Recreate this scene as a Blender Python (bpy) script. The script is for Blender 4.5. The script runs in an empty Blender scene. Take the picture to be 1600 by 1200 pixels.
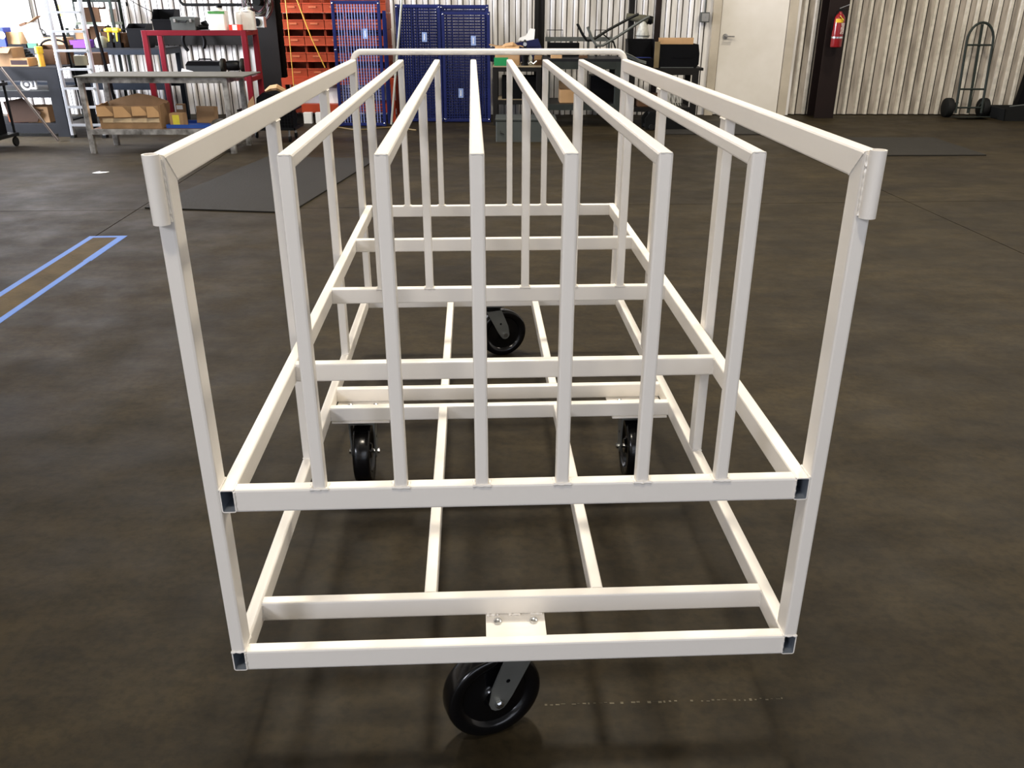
import bpy, math, random
from mathutils import Vector, Matrix
random.seed(7)
S = bpy.context.scene
COL = S.collection
PI = math.pi

# ------------------------------------------------------------------ camera
CAM_H, FPX, PITCH, ROLL = 1.3919, 1325.85, -0.4226, 0.0011
cam_d = bpy.data.cameras.new('camera'); cam = bpy.data.objects.new('camera', cam_d); COL.objects.link(cam)
cam_d.sensor_width = 36.0; cam_d.lens = FPX / 1600 * 36.0
cam_d.clip_start = 0.05; cam_d.clip_end = 200
_f = Vector((0, math.cos(PITCH), math.sin(PITCH))); _r = Vector((1, 0, 0)); _u = _r.cross(_f)
_r2 = _r * math.cos(ROLL) + _u * math.sin(ROLL); _u2 = -_r * math.sin(ROLL) + _u * math.cos(ROLL)
cam.matrix_world = Matrix(((_r2.x, _u2.x, -_f.x, 0), (_r2.y, _u2.y, -_f.y, 0), (_r2.z, _u2.z, -_f.z, CAM_H), (0, 0, 0, 1)))
S.camera = cam

# ------------------------------------------------------------------ world, lights, exposure
S.view_settings.view_transform = 'Standard'; S.view_settings.look = 'None'
S.view_settings.gamma = 1; S.view_settings.exposure = 0.0; S.view_settings.use_curve_mapping = False
w = bpy.data.worlds.new('world'); S.world = w; w.use_nodes = True
w.node_tree.nodes['Background'].inputs[0].default_value = (0.78, 0.86, 1.0, 1)
w.node_tree.nodes['Background'].inputs[1].default_value = 0.8

def area(name, loc, target, sx, sy, power, color, spread=PI):
    d = bpy.data.lights.new(name, 'AREA'); d.shape = 'RECTANGLE'; d.size = sx; d.size_y = sy
    d.energy = power; d.color = color; d.spread = spread
    o = bpy.data.objects.new(name, d); COL.objects.link(o); o.location = loc
    o.rotation_euler = (Vector(target) - Vector(loc)).to_track_quat('-Z', 'Y').to_euler()
    return o
DAY = (0.88, 0.90, 1.0); WARM = (1.0, 0.90, 0.74)
area('daylight_bay_door_left', (-8.7, 9.6, 2.2), (-4.4, 11.3, 0.9), 3.2, 3.0, 1150, DAY, math.radians(110))
area('daylight_bay_door_front', (-4.6, -5.6, 4.6), (0.0, 1.2, 0.8), 1.6, 1.6, 265, DAY)
area('daylight_front_opening', (3.0, -7.4, 2.6), (2.0, 6.0, 0.5), 7.0, 3.6, 120, DAY)
for (lx, ly, pw) in ((-0.7, -1.0, 120), (-0.2, 4.6, 370), (-2.4, 7.4, 210), (4.4, 8.8, 230), (5.2, 4.2, 300)):  # overhead lamps, some added out of view to brighten posts and door
    area('overhead_and_fill_lamp', (lx, ly, 5.9), (lx, ly, 0), 0.55, 0.55, pw, WARM)

# ------------------------------------------------------------------ helpers
def lin(c):
    if isinstance(c, str):
        c = [int(c[i:i + 2], 16) / 255 for i in (0, 2, 4)]
    return tuple(((x / 12.92) if x <= .04045 else ((x + .055) / 1.055) ** 2.4) for x in c) + (1,)
_mats = {}
def mat(name, col, rough=.5, metal=0, var=.12, scale=6, col2=None, bump=0, bscale=80, emit=0, alpha=1, coat=0, spec=.2):
    if name in _mats: return _mats[name]
    m = bpy.data.materials.new(name); m.use_nodes = True; nt = m.node_tree; N = nt.nodes; L = nt.links
    b = N['Principled BSDF']; b.inputs['Roughness'].default_value = rough; b.inputs['Metallic'].default_value = metal; b.inputs['Specular IOR Level'].default_value = spec
    if coat: b.inputs['Coat Weight'].default_value = coat; b.inputs['Coat Roughness'].default_value = .12
    tc = N.new('ShaderNodeTexCoord'); nz = N.new('ShaderNodeTexNoise')
    nz.inputs['Scale'].default_value = scale; nz.inputs['Detail'].default_value = 5
    L.new(tc.outputs['Object'], nz.inputs['Vector'])
    mr = N.new('ShaderNodeMapRange'); mr.inputs[1].default_value = .3; mr.inputs[2].default_value = .7
    L.new(nz.outputs['Fac'], mr.inputs[0])
    mx = N.new('ShaderNodeMix'); mx.data_type = 'RGBA'
    A = lin(col); B = lin(col2) if col2 else tuple(x * (1 - var) for x in A[:3]) + (1,)
    mx.inputs['A'].default_value = A; mx.inputs['B'].default_value = B
    L.new(mr.outputs[0], mx.inputs['Factor']); L.new(mx.outputs['Result'], b.inputs['Base Color'])
    if bump:
        n2 = N.new('ShaderNodeTexNoise'); n2.inputs['Scale'].default_value = bscale; n2.inputs['Detail'].default_value = 4
        L.new(tc.outputs['Object'], n2.inputs['Vector'])
        bp = N.new('ShaderNodeBump'); bp.inputs['Strength'].default_value = bump; bp.inputs['Distance'].default_value = .01
        L.new(n2.outputs['Fac'], bp.inputs['Height']); L.new(bp.outputs['Normal'], b.inputs['Normal'])
    if emit:
        b.inputs['Emission Color'].default_value = A; b.inputs['Emission Strength'].default_value = emit
    if alpha < 1: b.inputs['Alpha'].default_value = alpha
    _mats[name] = m
    return m

class MB:
    def __init__(s, M=None): s.rt = False; s.inner = []; s.v = []; s.f = []; s.M = M or Matrix.Identity(4)
    def add(s, vs, fs):
        n = len(s.v); s.v += [tuple(s.M @ Vector(p)) for p in vs]; s.f += [tuple(i + n for i in q) for q in fs]
        return s
    def box(s, x0, x1, y0, y1, z0, z1):
        vs = [(x, y, z) for z in (z0, z1) for y in (y0, y1) for x in (x0, x1)]
        return s.add(vs, [(0, 2, 3, 1), (4, 5, 7, 6), (0, 1, 5, 4), (1, 3, 7, 5), (3, 2, 6, 7), (2, 0, 4, 6)])
    def cbox(s, c, d):
        return s.box(c[0] - d[0] / 2, c[0] + d[0] / 2, c[1] - d[1] / 2, c[1] + d[1] / 2, c[2] - d[2] / 2, c[2] + d[2] / 2)
    def bar(s, p0, p1, w, h, up=(0, 0, 1)):
        p0 = Vector(p0); p1 = Vector(p1); d = (p1 - p0).normalized(); up = Vector(up)
        if abs(d.dot(up)) > .99: up = Vector((0, 1, 0))
        a = d.cross(up).normalized(); b = a.cross(d)
        vs = [p + a * (i * w / 2) + b * (j * h / 2) for p in (p0, p1) for (i, j) in ((-1, -1), (1, -1), (1, 1), (-1, 1))]
        return s.add(vs, [(3, 2, 1, 0), (4, 5, 6, 7), (0, 1, 5, 4), (1, 2, 6, 5), (2, 3, 7, 6), (3, 0, 4, 7)])
    def tube(s, pts, r, n=8, closed=False, rs=None):
        pts = [Vector(p) for p in pts]; m = len(pts); rings = []; prev = None
        for i, p in enumerate(pts):
            if closed: t = (pts[(i + 1) % m] - pts[i - 1]).normalized()
            else: t = (pts[min(i + 1, m - 1)] - pts[max(i - 1, 0)]).normalized()
            if prev is None:
                up = Vector((0, 0, 1)) if abs(t.z) < .9 else Vector((1, 0, 0))
                a = t.cross(up).normalized()
            else:
                a = (prev - t * prev.dot(t)).normalized()
            prev = a; b = t.cross(a); rr = rs[i] if rs else r
            rings.append([p + (a * math.cos(2 * PI * k / n) + b * math.sin(2 * PI * k / n)) * rr for k in range(n)])
        vs = [q for g in rings for q in g]; fs = []
        for i in range(m if closed else m - 1):
            j = (i + 1) % m
            for k in range(n):
                l = (k + 1) % n
                fs.append((i * n + k, i * n + l, j * n + l, j * n + k))
        if not closed:
            fs.append(tuple(range(n - 1, -1, -1))); fs.append(tuple((m - 1) * n + k for k in range(n)))
        return s.add(vs, fs)
    def cyl(s, p0, p1, r, n=20, r2=None):
        return s.tube([p0, p1], r, n, rs=[r, r if r2 is None else r2])
    def lathe(s, prof, c, axis=(0, 0, 1), n=28, cap=True):
        # prof: list of (radius, offset along axis)
        ax = Vector(axis).normalized(); a = ax.orthogonal().normalized(); b = ax.cross(a); c = Vector(c)
        vs = []; fs = []
        for (r, h) in prof:
            for k in range(n):
                t = 2 * PI * k / n; vs.append(c + ax * h + (a * math.cos(t) + b * math.sin(t)) * r)
        for i in range(len(prof) - 1):
            for k in range(n):
                l = (k + 1) % n; fs.append((i * n + k, i * n + l, (i + 1) * n + l, (i + 1) * n + k))
        if cap:
            if prof[0][0] > 1e-5: fs.append(tuple(range(n - 1, -1, -1)))
            if prof[-1][0] > 1e-5: fs.append(tuple((len(prof) - 1) * n + k for k in range(n)))
        return s.add(vs, fs)
    def prism(s, poly, o, u, v, d):
        # poly of (a, b) in plane (u, v) from o, extruded by the vector d
        o = Vector(o); u = Vector(u); v = Vector(v); d = Vector(d); n = len(poly)
        p = [o + u * a + v * b for a, b in poly]
        vs = p + [q + d for q in p]
        return s.add(vs, [tuple(range(n - 1, -1, -1)), tuple(range(n, 2 * n))] + [(i, (i + 1) % n, n + (i + 1) % n, n + i) for i in range(n)])
    def rect(s, ax, a0, a1, u0, u1, v0, v1, r=.004, sh0=0, sh1=0, ref='v', open0=0, open1=0, wall=.0022):
        # rounded rectangular steel tube along axis ax; (u, v) are the other two axes in x, y, z order
        s.rt = True
        order = {'x': (0, 1, 2), 'y': (1, 0, 2), 'z': (2, 0, 1)}[ax]
        def ring(i, rr):
            out = []
            for (cx, cy, t0) in ((u1 - i - rr, v1 - i - rr, 0), (u0 + i + rr, v1 - i - rr, 1), (u0 + i + rr, v0 + i + rr, 2), (u1 - i - rr, v0 + i + rr, 3)):
                for k in range(3):
                    t = (t0 + k / 2) * PI / 2; out.append((cx + rr * math.cos(t), cy + rr * math.sin(t)))
            return out
        def pos(a, u, v):
            q = [0, 0, 0]; q[order[0]] = a; q[order[1]] = u; q[order[2]] = v; return q
        o = ring(0, r); n = len(o)
        f = (lambda u, v: v - v0) if ref == 'v' else (lambda u, v: u - u0)
        vs = [pos(a0 + sh0 * f(u, v), u, v) for u, v in o] + [pos(a1 + sh1 * f(u, v), u, v) for u, v in o]
        fs = [(i, (i + 1) % n, n + (i + 1) % n, n + i) for i in range(n)]
        inn = ring(wall, max(r - wall, .0008))
        for op, a, base, dd in ((open0, a0, 0, 1), (open1, a1, n, -1)):
            if not op:
                fs.append(tuple(base + i for i in range(n))); continue
            k = len(vs); vs += [pos(a, u, v) for u, v in inn] + [pos(a + dd * op, u, v) for u, v in inn]
            fs += [(base + i, base + (i + 1) % n, k + (i + 1) % n, k + i) for i in range(n)]
            s.inner += [len(s.f) + len(fs) + i for i in range(n + 1)]
            fs += [(k + i, k + (i + 1) % n, k + n + (i + 1) % n, k + n + i) for i in range(n)]
            fs.append(tuple(k + n + i for i in range(n)))
        return s.add(vs, fs)
    def build(s, name, m, parent=None, smooth=False, loc=None):
        me = bpy.data.meshes.new(name); me.from_pydata(s.v, [], s.f); me.validate()
        import bmesh
        bm = bmesh.new(); bm.from_mesh(me); bmesh.ops.recalc_face_normals(bm, faces=bm.faces); bm.to_mesh(me); bm.free()
        me.materials.append(m)
        if s.inner:
            me.materials.append(BARE)
            for i in s.inner: me.polygons[i].material_index = 1
        if smooth:
            me.polygons.foreach_set('use_smooth', [True] * len(me.polygons)); me.set_sharp_from_angle(angle=math.radians(12 if s.rt else 38))
        o = bpy.data.objects.new(name, me); COL.objects.link(o)
        if parent: o.parent = parent
        if loc: o.location = loc
        return o

def tag(o, label=None, cat=None, group=None, kind=None):
    if label: o['label'] = label
    if cat: o['category'] = cat
    if group: o['group'] = group
    if kind: o['kind'] = kind
    return o
def thing(name, label, cat, loc=(0, 0, 0), rz=0, group=None, rx=0, ry=0):
    o = bpy.data.objects.new(name, None); COL.objects.link(o); o.empty_display_size = .1
    o.location = loc; o.rotation_euler = (rx, ry, rz)
    return tag(o, label, cat, group)
def solo(name, mb, m, label, cat, loc=(0, 0, 0), rz=0, group=None, smooth=False, rx=0, ry=0):
    o = mb.build(name, m, None, smooth); o.location = loc; o.rotation_euler = (rx, ry, rz)
    return tag(o, label, cat, group)
def kids(o): return [c for c in COL.objects if c.parent == o]
def copy_tree(o, parent=None):
    c = o.copy(); COL.objects.link(c)
    if parent: c.parent = parent
    for k in kids(o): copy_tree(k, c)
    return c
def at(u, v, y):
    """world X and Z of what the photograph shows at pixel (u, v), for a thing standing at distance y"""
    x = (u - 800) / FPX; k = (600 - v) / FPX
    x, k = x * math.cos(ROLL) - k * math.sin(ROLL), x * math.sin(ROLL) + k * math.cos(ROLL)
    dy = math.cos(PITCH) - k * math.sin(PITCH); dz = math.sin(PITCH) + k * math.cos(PITCH)
    t = y / dy
    return t * x, CAM_H + t * dz
def X(u, v, y): return at(u, v, y)[0]
def Z(v, y): return at(800, v, y)[1]

# ------------------------------------------------------------------ materials
PAINT = mat('white_enamel', 'ece7df', .32, 0, .03, 3, bump=.03, bscale=40, spec=.5)
BARE = mat('bare_tube_steel', '9aa2ac', .5, .5, .2, 12)
STEEL_Z = mat('zinc_plate', '8d8f8b', .42, .7, .15, 20)
BOLT = mat('bright_bolt', 'c9cbcc', .25, 1, .1, 30)
WHEELB = mat('black_wheel', '08080a', .18, 0, .1, 8, spec=.5)
HUBB = mat('black_hub', '111112', .35, 0, .1, 8)
CARD = mat('cardboard', '9a7c5c', .85, 0, .2, 9, bump=.1)
CARD2 = mat('light_cardboard', 'b08e68', .85, 0, .15, 9)
CARD3 = mat('dark_cardboard', '553e2c', .9, 0, .25, 9)
BLACKP = mat('black_plastic', '08080a', .5, 0, .2, 8, spec=.08)
DARKST = mat('dark_steel', '1a1c20', .6, .1, .35, 7, bump=.1)
GREYST = mat('grey_steel', '565956', .5, .4, .25, 7)
WORN = mat('worn_steel', 'c0beba', .4, .6, .0, 12, col2='55514c')
TOPST = mat('dusty_table_top', '57554b', .55, .2, .2, 5)
RED = mat('red_paint', '701622', .4, 0, .2, 6)
ORANGE = mat('orange_plastic', 'a0442a', .5, 0, .22, 7)
ORANGE2 = mat('orange_steel', 'ac452b', .45, 0, .25, 5)
BLUE = mat('blue_powder_coat', '1a2359', .35, .1, .2, 5)
NAVY = mat('navy_plastic', '151b42', .45, 0, .2, 5)
ALU = mat('aluminium', 'd9dde2', .3, .75, .08, 14)
WHITE = mat('white_card', 'eef0f0', .6, 0, .06, 6)
JUG = mat('milky_plastic', 'd9d8d0', .4, 0, .15, 9)
GREEN = mat('green_plastic', '1d7a46', .45, 0, .1, 6)
YELLOW = mat('yellow_plastic', 'c4a02a', .45, 0, .1, 6)
YLABEL = mat('yellow_label', 'e9dc4e', .6, 0, .1, 20)
PURPLE = mat('purple_plastic', '6b3d99', .45, 0, .1, 6)
TAPE = mat('blue_tape', '5c7cc0', .6, 0, .08, 9)
BROWNST = mat('brown_primer_steel', '1d1311', .55, .1, .25, 4)
COLST = mat('dark_column_steel', '151311', .55, .2, .3, 4)
RUBBER = mat('black_rubber', '111211', .7, 0, .2, 6)
MATR = mat('floor_mat_rubber', '23211d', .7, 0, .15, 5, bump=.15, bscale=60)
GUNM = mat('gunmetal', '191a1a', .4, .5, .3, 12)
EXTRED = mat('extinguisher_red', '741015', .3, 0, .08, 5, coat=.4)
TRUCK = mat('dark_green_paint', '262c28', .45, .1, .25, 6)
CLOTH = mat('grey_cloth', '5c5a4c', .9, 0, .3, 15)
DOORP = mat('door_cream', 'dedad4', .5, 0, .0, 1.6, col2='cbc6bc')
FRAMEP = mat('door_frame_tan', 'b9b0a0', .6, 0, .2, 4)

def wall_mat(name, base, dark, rough, metal):
    m = bpy.data.materials.new(name); m.use_nodes = True; nt = m.node_tree; N = nt.nodes; L = nt.links
    b = N['Principled BSDF']; b.inputs['Roughness'].default_value = rough; b.inputs['Metallic'].default_value = metal
    tc = N.new('ShaderNodeTexCoord'); mp = N.new('ShaderNodeMapping'); mp.inputs['Scale'].default_value = (9, 9, 1.3)
    L.new(tc.outputs['Object'], mp.inputs['Vector'])
    nz = N.new('ShaderNodeTexNoise'); nz.inputs['Scale'].default_value = 1.6; nz.inputs['Detail'].default_value = 7
    L.new(mp.outputs[0], nz.inputs['Vector'])
    cr = N.new('ShaderNodeValToRGB'); cr.color_ramp.elements[0].position = .36; cr.color_ramp.elements[0].color = lin(dark)
    cr.color_ramp.elements[1].position = .56; cr.color_ramp.elements[1].color = lin(base)
    L.new(nz.outputs['Fac'], cr.inputs[0]); L.new(cr.outputs[0], b.inputs['Base Color'])
    return m
WALLW = wall_mat('painted_wall_sheet', 'dcdad8', 'c6c2bc', .5, .0)
SHADE_GRIME = mat('rib_shade_and_grime', '2c2722', .7, 0, .3, 12)  # rib shadow lines painted into the creases, with some dirt
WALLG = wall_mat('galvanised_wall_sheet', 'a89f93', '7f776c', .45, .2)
RIBG = mat('rib_highlight', 'd0cabd', .45, .1, .25, 14)  # highlight on rib tops and left flanks, painted as a lighter colour

def floor_mat():
    m = bpy.data.materials.new('worn_concrete'); m.use_nodes = True; nt = m.node_tree; N = nt.nodes; L = nt.links
    b = N['Principled BSDF']
    tc = N.new('ShaderNodeTexCoord')
    def noise(sc, det, vec=None, rough=.6):
        n = N.new('ShaderNodeTexNoise'); n.inputs['Scale'].default_value = sc; n.inputs['Detail'].default_value = det
        n.inputs['Roughness'].default_value = rough
        L.new(vec or tc.outputs['Object'], n.inputs['Vector']); return n.outputs['Fac']
    mp = N.new('ShaderNodeMapping'); mp.inputs['Scale'].default_value = (.8, 1.7, 1); L.new(tc.outputs['Object'], mp.inputs['Vector'])
    def ramp(x, p0, c0, p1, c1):
        r = N.new('ShaderNodeValToRGB'); r.color_ramp.elements[0].position = p0; r.color_ramp.elements[0].color = c0
        r.color_ramp.elements[1].position = p1; r.color_ramp.elements[1].color = c1; L.new(x, r.inputs[0]); return r.outputs[0]
    def mul(a, c, fac=1):
        x = N.new('ShaderNodeMix'); x.data_type = 'RGBA'; x.blend_type = 'MULTIPLY'; x.inputs['Factor'].default_value = fac
        L.new(a, x.inputs['A']); L.new(c, x.inputs['B']); return x.outputs['Result']
    base = ramp(noise(1.1, 8, mp.outputs[0]), .32, lin('1e180d'), .68, lin('302817'))
    g = lambda k: (k, k, k, 1)
    c = mul(base, ramp(noise(5.5, 9, mp.outputs[0], .72), .36, g(.62), .62, g(1.22)))
    c = mul(c, ramp(noise(38, 4), .38, g(.74), .55, g(1.04)))
    c = mul(c, ramp(noise(16, 6, mp.outputs[0], .75), .27, g(.45), .32, g(1.0)))
    c = mul(c, ramp(noise(.28, 3), .35, g(.85), .65, g(1.1)))
    L.new(c, b.inputs['Base Color'])
    rr = ramp(noise(3, 6), .35, g(.52), .65, g(.68)); b.inputs['Specular IOR Level'].default_value = .16; L.new(rr, b.inputs['Roughness'])
    bp = N.new('ShaderNodeBump'); bp.inputs['Strength'].default_value = .12; bp.inputs['Distance'].default_value = .004
    L.new(noise(45, 6), bp.inputs['Height']); L.new(bp.outputs['Normal'], b.inputs['Normal'])
    return m
CONC = floor_mat()
JOINT = mat('joint_filler', '2a251f', .8, 0, .2, 9)
SCRAPED = mat('scraped_concrete', '564b38', .8, 0, .0, 5, col2='3d3527', bump=.3, bscale=50)
CEIL = mat('ceiling_insulation', 'b9b7b2', .9, 0, .1, 2)

# ------------------------------------------------------------------ setting
fb = MB().box(-9, 9, -8, 12.35, -.2, -.012).build('floor', JOINT); tag(fb, kind='structure')
# concrete slabs cast between saw-cut joints (the joints run 0.05 rad off the back wall)
RJ = .052; cj, sj = math.cos(RJ), math.sin(RJ)
def rj(a, b): return (a * cj - b * sj, a * sj + b * cj)
def clip(poly, fn):
    out = []
    for i in range(len(poly)):
        p, q = poly[i], poly[(i + 1) % len(poly)]; a, b = fn(p), fn(q)
        if a >= 0: out.append(p)
        if a * b < 0:
            t = a / (a - b); out.append((p[0] + (q[0] - p[0]) * t, p[1] + (q[1] - p[1]) * t))
    return out
jx = [-2.43 + 5.8 * k for k in range(-3, 5)]; jy = [6.34 + 5.8 * k for k in range(-4, 4)]; g = .004
for i in range(len(jx) - 1):
    for j in range(len(jy) - 1):
        q = [rj(a, b) for a, b in ((jx[i] + g, jy[j] + g), (jx[i + 1] - g, jy[j] + g), (jx[i + 1] - g, jy[j + 1] - g), (jx[i] + g, jy[j + 1] - g))]
        for fn in (lambda p: p[0] + 9, lambda p: 9 - p[0], lambda p: p[1] + 8, lambda p: 12.35 - p[1]):
            q = clip(q, fn)
            if len(q) < 3: break
        if len(q) >= 3:
            MB().prism(q, (0, 0, -.014), (1, 0, 0), (0, 1, 0), (0, 0, .014)).build('concrete_slab', CONC, fb)

mb = MB()
for k in range(46):
    xx = .06 + k * .0118
    if random.random() < .72: mb.box(xx, xx + random.uniform(.003, .010), 1.395 + .0004 * k + random.uniform(-.003, .003), 1.3975 + .0004 * k + random.uniform(-.002, .002), .0002, .0006)
mb.build('chalk_scratch', mat('chalk_dust', '6b6454', .9, 0, .4, 30), fb)
YW = 12.05
wb = MB().box(-9, 9, YW + .03, YW + .2, 0, 6.4).build('wall_back', mat('wall_backing', '4a4642', .8), None); tag(wb, kind='structure')
def sheet(x0, x1, z0, z1, m, pitch, y=YW, rib=.026, base=.058, top=.034, zc=0, jitter=0):
    pts = [(x0, 0)]; x = x0 + (pitch - base) / 2 + .0
    while x + base <= x1 + 1e-6:
        d = (base - top) / 2; j = random.uniform(-jitter, jitter)
        pts += [(x - .010 + j, 0), (x + j, 0), (x + d + j, rib), (x + d + top + j, rib), (x + base + j, 0), (x + base + .013 + j, 0)]
        x += pitch
    pts.append((x1, 0))
    vs = [(a, y - h, z0) for a, h in pts] + [(a, y - h, z1) for a, h in pts]
    vs += [(x0, y + .012, z0), (x1, y + .012, z0), (x0, y + .012, z1), (x1, y + .012, z1)]
    n = len(pts); fs = [(i, i + 1, n + i + 1, n + i) for i in range(n - 1)]
    fs += [(2 * n, 2 * n + 2, 2 * n + 3, 2 * n + 1), tuple(range(n)) + (2 * n + 1, 2 * n), tuple(range(n, 2 * n)) + (2 * n + 3, 2 * n + 2)]
    o = MB().add(vs, fs).build('wall_sheet', m, wb); o.data.materials.append(SHADE_GRIME); o.data.materials.append(RIBG)
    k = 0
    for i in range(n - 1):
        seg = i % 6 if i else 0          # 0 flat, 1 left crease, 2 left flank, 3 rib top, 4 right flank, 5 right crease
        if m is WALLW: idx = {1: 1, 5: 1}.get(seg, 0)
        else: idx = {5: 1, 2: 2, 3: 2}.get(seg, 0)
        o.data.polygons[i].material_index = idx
    return o
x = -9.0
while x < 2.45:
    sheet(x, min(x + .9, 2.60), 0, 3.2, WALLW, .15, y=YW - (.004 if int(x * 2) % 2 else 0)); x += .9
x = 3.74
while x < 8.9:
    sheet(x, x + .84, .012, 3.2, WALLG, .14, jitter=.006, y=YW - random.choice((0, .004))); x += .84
MB().box(-9, 9, YW - .02, YW + .03, 3.2, 6.4).build('upper_wall_panel', WALLW, wb)
for n_, (a, b, c, d) in {'wall_left': (-9.15, -9, -8, 12.3), 'wall_right': (9, 9.15, -8, 12.3)}.items():
    o = MB().box(a, b, c, d if n_ == 'wall_right' else 7.9, 0, 6.4)
    if n_ == 'wall_left': o.box(a, b, 7.9, 11.4, 4.0, 6.4).box(a, b, 11.4, 12.3, 0, 6.4)
    tag(o.build(n_, WALLW), kind='structure')
wf = MB().box(-9, -7, -8.15, -8, 0, 6.4).box(-3.6, -1, -8.15, -8, 0, 6.4).box(7, 9, -8.15, -8, 0, 6.4).box(-9, 9, -8.15, -8, 4.6, 6.4)
tag(wf.build('wall_front', WALLW), kind='structure')
tag(MB().box(-9.15, 9.15, -8.15, 12.3, 6.4, 6.5).build('ceiling', CEIL), kind='structure')
MB().lathe([(.001, 0), (.028, 0), (.028, .012), (.001, .012)], (X(194, 7, 12.0), YW - .006, Z(7, 12.0)), (0, -1, 0), n=16).build('hole_plug', BLACKP, wb)
# dark band along the wall behind the benches
gt = MB().box(-9, -2.6, YW - .11, YW - .03, .88, 1.0).build('trim_1', COLST); tag(gt, kind='structure')

# door
dx0, dx1 = 2.72, 3.58
dr = MB().box(dx0, dx1, YW - .03, YW + .02, .012, 2.05).build('door_1', DOORP); tag(dr, kind='structure')
MB().box(2.60, dx0 - .012, YW - .06, YW + .02, 0, 2.12).box(dx1 + .008, 3.70, YW - .05, YW + .02, 0, 2.12).box(2.60, 3.70, YW - .06, YW + .02, 2.07, 2.2).build('door_frame', FRAMEP, dr)
MB().box(2.60, 3.74, YW - .03, YW + .02, 2.2, 3.2).build('wall_sheet', WALLW, wb)
MB().box(3.70, 3.74, YW - .03, YW + .02, 0, 2.2).build('wall_sheet', WALLW, wb)
zk = Z(56, YW)
MB().cyl((2.79, YW - .03, zk), (2.79, YW - .045, zk), .032, 16).cyl((2.79, YW - .04, zk), (2.79, YW - .09, zk), .011, 10).bar((2.78, YW - .085, zk), (2.90, YW - .085, zk - .004), .018, .016).build('door_handle', WORN, dr, True)

# steel building columns
def ibeam(x, y, w_, d, h, t=.012):
    return MB().box(x - w_ / 2, x + w_ / 2, y - d / 2, y - d / 2 + t, 0, h).box(x - w_ / 2, x + w_ / 2, y + d / 2 - t, y + d / 2, 0, h).box(x - t / 2, x + t / 2, y - d / 2 + t, y + d / 2 - t, 0, h)
tag(ibeam(4.11, 11.82, .25, .3, 6.4).build('trim_2', BROWNST), kind='structure')
tag(ibeam(-3.1, 11.75, .27, .36, 6.4).build('trim_3', COLST), kind='structure')
MB().box(-3.3, -2.9, 11.5, 11.99, 0, .016).build('base_plate', COLST, [o for o in COL.objects if o.name == 'trim_3'][0])
tag(MB().rect('z', 0, 6.4, .28, .335, 11.72, 11.79).rect('z', 0, 6.4, .37, .41, 11.72, 11.79).box(.335, .37, 11.75, 11.765, 0, 6.4).build('trim_4', COLST), kind='structure')
tag(MB().rect('z', 0, 6.4, 1.465, 1.535, 11.62, 11.7).build('trim_5', COLST), kind='structure')
tag(MB().rect('z', 0, 6.4, 1.80, 1.87, 11.62, 11.7).build('trim_6', BROWNST), kind='structure')

# ------------------------------------------------------------------ the white frame cart
W = 1.067; YAW = .0443
q = dict(cx=-.0632, cy=-1.1766, cz=1.0328, a=.0235, b=.0417, zU=.3263, zT=.8467, L=2.0789, y2=.1299, yu2=.5145, yu3=1.0333, yu4=1.5577,
         yl3=.9732, yl4=1.0994, yl5=1.9423, p2=.6906, p3=1.3751, d=.1296, e=.1609, c=.0211)
q = {k: v * W for k, v in q.items()}
ZG = CAM_H - q['cz']       # height of the top of the lower frame above the floor
org = (-(q['cx'] * math.cos(YAW) - q['cy'] * math.sin(YAW)), -(q['cx'] * math.sin(YAW) + q['cy'] * math.cos(YAW)))
cart = thing('frame_cart', 'big white welded steel tube cart with six upright dividers, on black casters', 'cart', (org[0], org[1], 0), YAW)
a, b, c, L_ = q['a'], q['b'], q['c'], q['L']; H = W / 2
zL = ZG; zU = ZG + q['zU']; zT = ZG + q['zT']
for s in (-1, 1):
    xo = s * H; xi = s * (H - a); x0, x1 = min(xo, xi), max(xo, xi)
    MB().rect('y', 0, L_, x0, x1, zL - b, zL, open0=1.0, open1=1.0).build('lower_side_rail', PAINT, cart, True)
    ui = s * (H - 2 * a); u0, u1 = min(xi, ui), max(xi, ui)
    MB().rect('y', 0, L_, u0, u1, zU - b, zU, open0=1.0, open1=1.0).build('upper_side_rail', PAINT, cart, True)
    # corner posts and the top rail meet in mitres
    MB().rect('z', zL, zT - .0006, x0, x1, 0, b, sh1=-1, ref='v').build('corner_post', PAINT, cart, True)
    MB().rect('z', zL, zT - b - .0006, x0, x1, L_ - b, L_, sh1=1, ref='v').build('corner_post', PAINT, cart, True)
    MB().rect('y', b + .0006, L_ - b - .0006, x0, x1, zT - b, zT, sh0=-1, sh1=1, ref='v').build('top_rail', PAINT, cart, True)
    for yp in (q['p2'], q['p3']):
        MB().rect('z', zL, zT - b, x0, x1, yp, yp + b).build('side_post', PAINT, cart, True)
for yy in (0, q['yu2'], q['yu3'], q['yu4'], L_ - a):
    MB().rect('x', -(H - 2 * a), H - 2 * a, yy, yy + a, zU - b, zU).build('upper_cross_bar', PAINT, cart, True)
for yy in (0, q['y2'], q['yl3'], q['yl4'], q['yl5'], L_ - a):
    MB().rect('x', -(H - a), H - a, yy, yy + a, zL - b, zL).build('lower_cross_bar', PAINT, cart, True)
for s in (-1, 1):
    for (y0, y1) in ((q['y2'] + a, q['yl3']), (q['yl4'] + a, q['yl5'])):
        MB().rect('y', y0, y1, s * q['e'] - a / 2, s * q['e'] + a / 2, zL - b, zL - .0003).build('stringer', PAINT, cart, True)
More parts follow.
